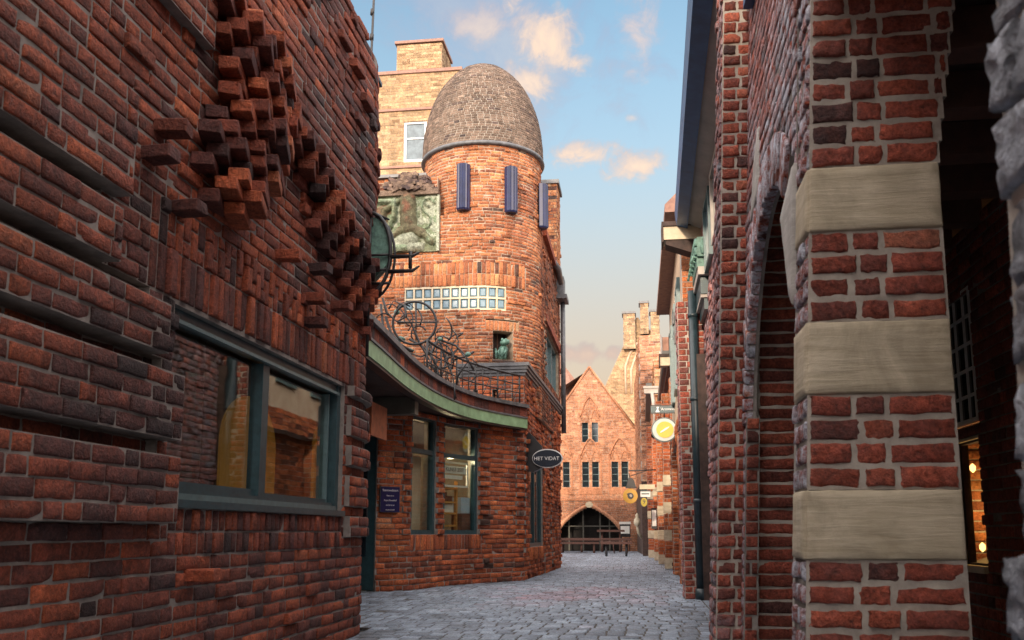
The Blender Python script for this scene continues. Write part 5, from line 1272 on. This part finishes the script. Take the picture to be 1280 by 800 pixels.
# clouds: patches of noise around chosen directions of the sky
def sdir(x, y):
    X = x - 640.; Y = 483. - y; TH, P = R(7.7), R(8.9)
    f = 1160 * math.cos(P) - Y * math.sin(P); z = 1160 * math.sin(P) + Y * math.cos(P)
    v = Vector((X * math.cos(TH) - f * math.sin(TH), X * math.sin(TH) + f * math.cos(TH), z)); v.normalize(); return v
def cloud(c_in, x, y, rx, ry, ang, colr, strength, thr=.5, scale=9):
    d = sdir(x, y); right = Vector((d.y, -d.x, 0)).normalized(); up = right.cross(d).normalized()
    ca, sa = math.cos(ang), math.sin(ang); e1 = right * ca + up * sa; e2 = -right * sa + up * ca
    def dot(e):
        n = nt.nodes.new('ShaderNodeVectorMath'); n.operation = 'DOT_PRODUCT'; L(nt, tc.outputs['Generated'], n.inputs[0]); n.inputs[1].default_value = e; return n.outputs['Value']
    a = mth(nt, 'DIVIDE', dot(e1), rx / 1160.); b = mth(nt, 'DIVIDE', dot(e2), ry / 1160.)
    r2 = mth(nt, 'SQRT', mth(nt, 'ADD', mth(nt, 'MULTIPLY', a, a), mth(nt, 'MULTIPLY', b, b)))
    fw = mth(nt, 'GREATER_THAN', dot(d), 0.)
    n_ = noise_n(nt, scale, 12, .60, tc.outputs['Generated'], .9)
    fine = noise_n(nt, scale * 3.1, 10, .66, tc.outputs['Generated'], 1.4)
    q_ = mth(nt, 'SUBTRACT', mth(nt, 'ADD', mth(nt, 'ADD', n_, mth(nt, 'MULTIPLY', mth(nt, 'SUBTRACT', fine, .5), .42)), mth(nt, 'MULTIPLY', mth(nt, 'SUBTRACT', 1., r2), .30)), thr)
    mr = N(nt, 'ShaderNodeMapRange'); L(nt, q_, mr.inputs[0]); mr.inputs[1].default_value = -.02; mr.inputs[2].default_value = .26; mr.interpolation_type = 'SMOOTHSTEP'
    lit = N(nt, 'ShaderNodeMapRange'); L(nt, mth(nt, 'ADD', q_, mth(nt, 'MULTIPLY', b, -.10)), lit.inputs[0]); lit.inputs[1].default_value = .02; lit.inputs[2].default_value = .36
    cl = mixc(nt, (colr[0] * .70, colr[1] * .80, colr[2] * 1.02), (colr[0] * 1.12, colr[1] * 1.12, colr[2] * 1.08), lit.outputs[0])
    edge = N(nt, 'ShaderNodeMapRange'); L(nt, r2, edge.inputs[0]); edge.inputs[1].default_value = 1.1; edge.inputs[2].default_value = 2.0; edge.inputs[3].default_value = 1.; edge.inputs[4].default_value = 0.
    return mixc(nt, c_in, cl, mth(nt, 'MULTIPLY', mth(nt, 'MULTIPLY', mth(nt, 'MULTIPLY', mr.outputs[0], edge.outputs[0]), fw), strength))
CW = (2.8, 2.12, 1.66)
c = cloud(c, 640, 50, 190, 95, -.15, (1.55, 1.5, 1.7), .55, .50, 6)
c = cloud(c, 690, 50, 74, 44, -.5, CW, .95, .53, 11)
c = cloud(c, 660, 98, 34, 30, .0, CW, .85, .54, 12)
c = cloud(c, 590, 35, 60, 26, .2, (2.3, 1.85, 1.65), .75, .50, 10)
c = cloud(c, 795, 45, 32, 70, .0, (2.4, 1.9, 1.7), .75, .50, 11)
c = cloud(c, 732, 190, 46, 19, .0, CW, .95, .47, 13)
c = cloud(c, 795, 208, 48, 22, .15, CW, .95, .47, 13)
c = cloud(c, 745, 442, 60, 13, .0, (2.1, 1.45, 1.2), .6, .54, 12)
c = cloud(c, 790, 147, 14, 8, .0, CW, .5, .58, 18)
L(nt, c, bg.inputs[0]); bg.inputs[1].default_value = .15

sl = bpy.data.lights.new('sun', 'SUN'); sl.energy = 2.0; sl.angle = R(3); sl.color = (1, .80, .60)
so = bpy.data.objects.new('sun', sl); col.objects.link(so)
az = R(SUN_AZ); el = R(SUN_EL)
dv = Vector((math.sin(az) * math.cos(el), math.cos(az) * math.cos(el), math.sin(el)))
so.rotation_euler = dv.to_track_quat('Z', 'Y').to_euler()
# the lit lamp in the arcade shop window
for nm_, en_, lc_ in (('display_lamp', 9, PBm((s0w + s1w) / 2 + .1, 2.02, -.30)), ('room_lamp', 9, PBm((s0w + s1w) / 2, 2.3, -.9)), ('room_lamp', 6, PBm(Wb1[0] + .3, 2.2, -.8))):
    l_ = bpy.data.lights.new(nm_, 'POINT'); l_.energy = en_; l_.color = (1, .72, .42); l_.shadow_soft_size = .05
    o_ = bpy.data.objects.new(nm_, l_); col.objects.link(o_); o_.location = lc_
ll = bpy.data.lights.new('shop_lamp', 'POINT'); ll.energy = 7; ll.color = (1, .55, .2); ll.shadow_soft_size = .06
lo = bpy.data.objects.new('shop_lamp', ll); col.objects.link(lo); lo.location = (2.80, 7.45, 1.0)

cam = bpy.data.cameras.new('camera'); co = bpy.data.objects.new('camera', cam); col.objects.link(co)
cam.sensor_width = 36; cam.lens = 36 * 1160 / 1280; cam.shift_y = 83 / 1280; cam.clip_end = 2000; cam.clip_start = .05
co.location = (0, 0, H); co.rotation_euler = (R(90 + 8.9), 0, R(7.7))
cam.dof.use_dof = True; cam.dof.focus_distance = 9; cam.dof.aperture_fstop = 5.6
S = bpy.context.scene; S.camera = co
S.view_settings.view_transform = 'Standard'; S.view_settings.look = 'None'; S.view_settings.exposure = 1.22; S.view_settings.gamma = 1
S.cycles.max_bounces = 8; S.cycles.diffuse_bounces = 4; S.cycles.transparent_max_bounces = 12
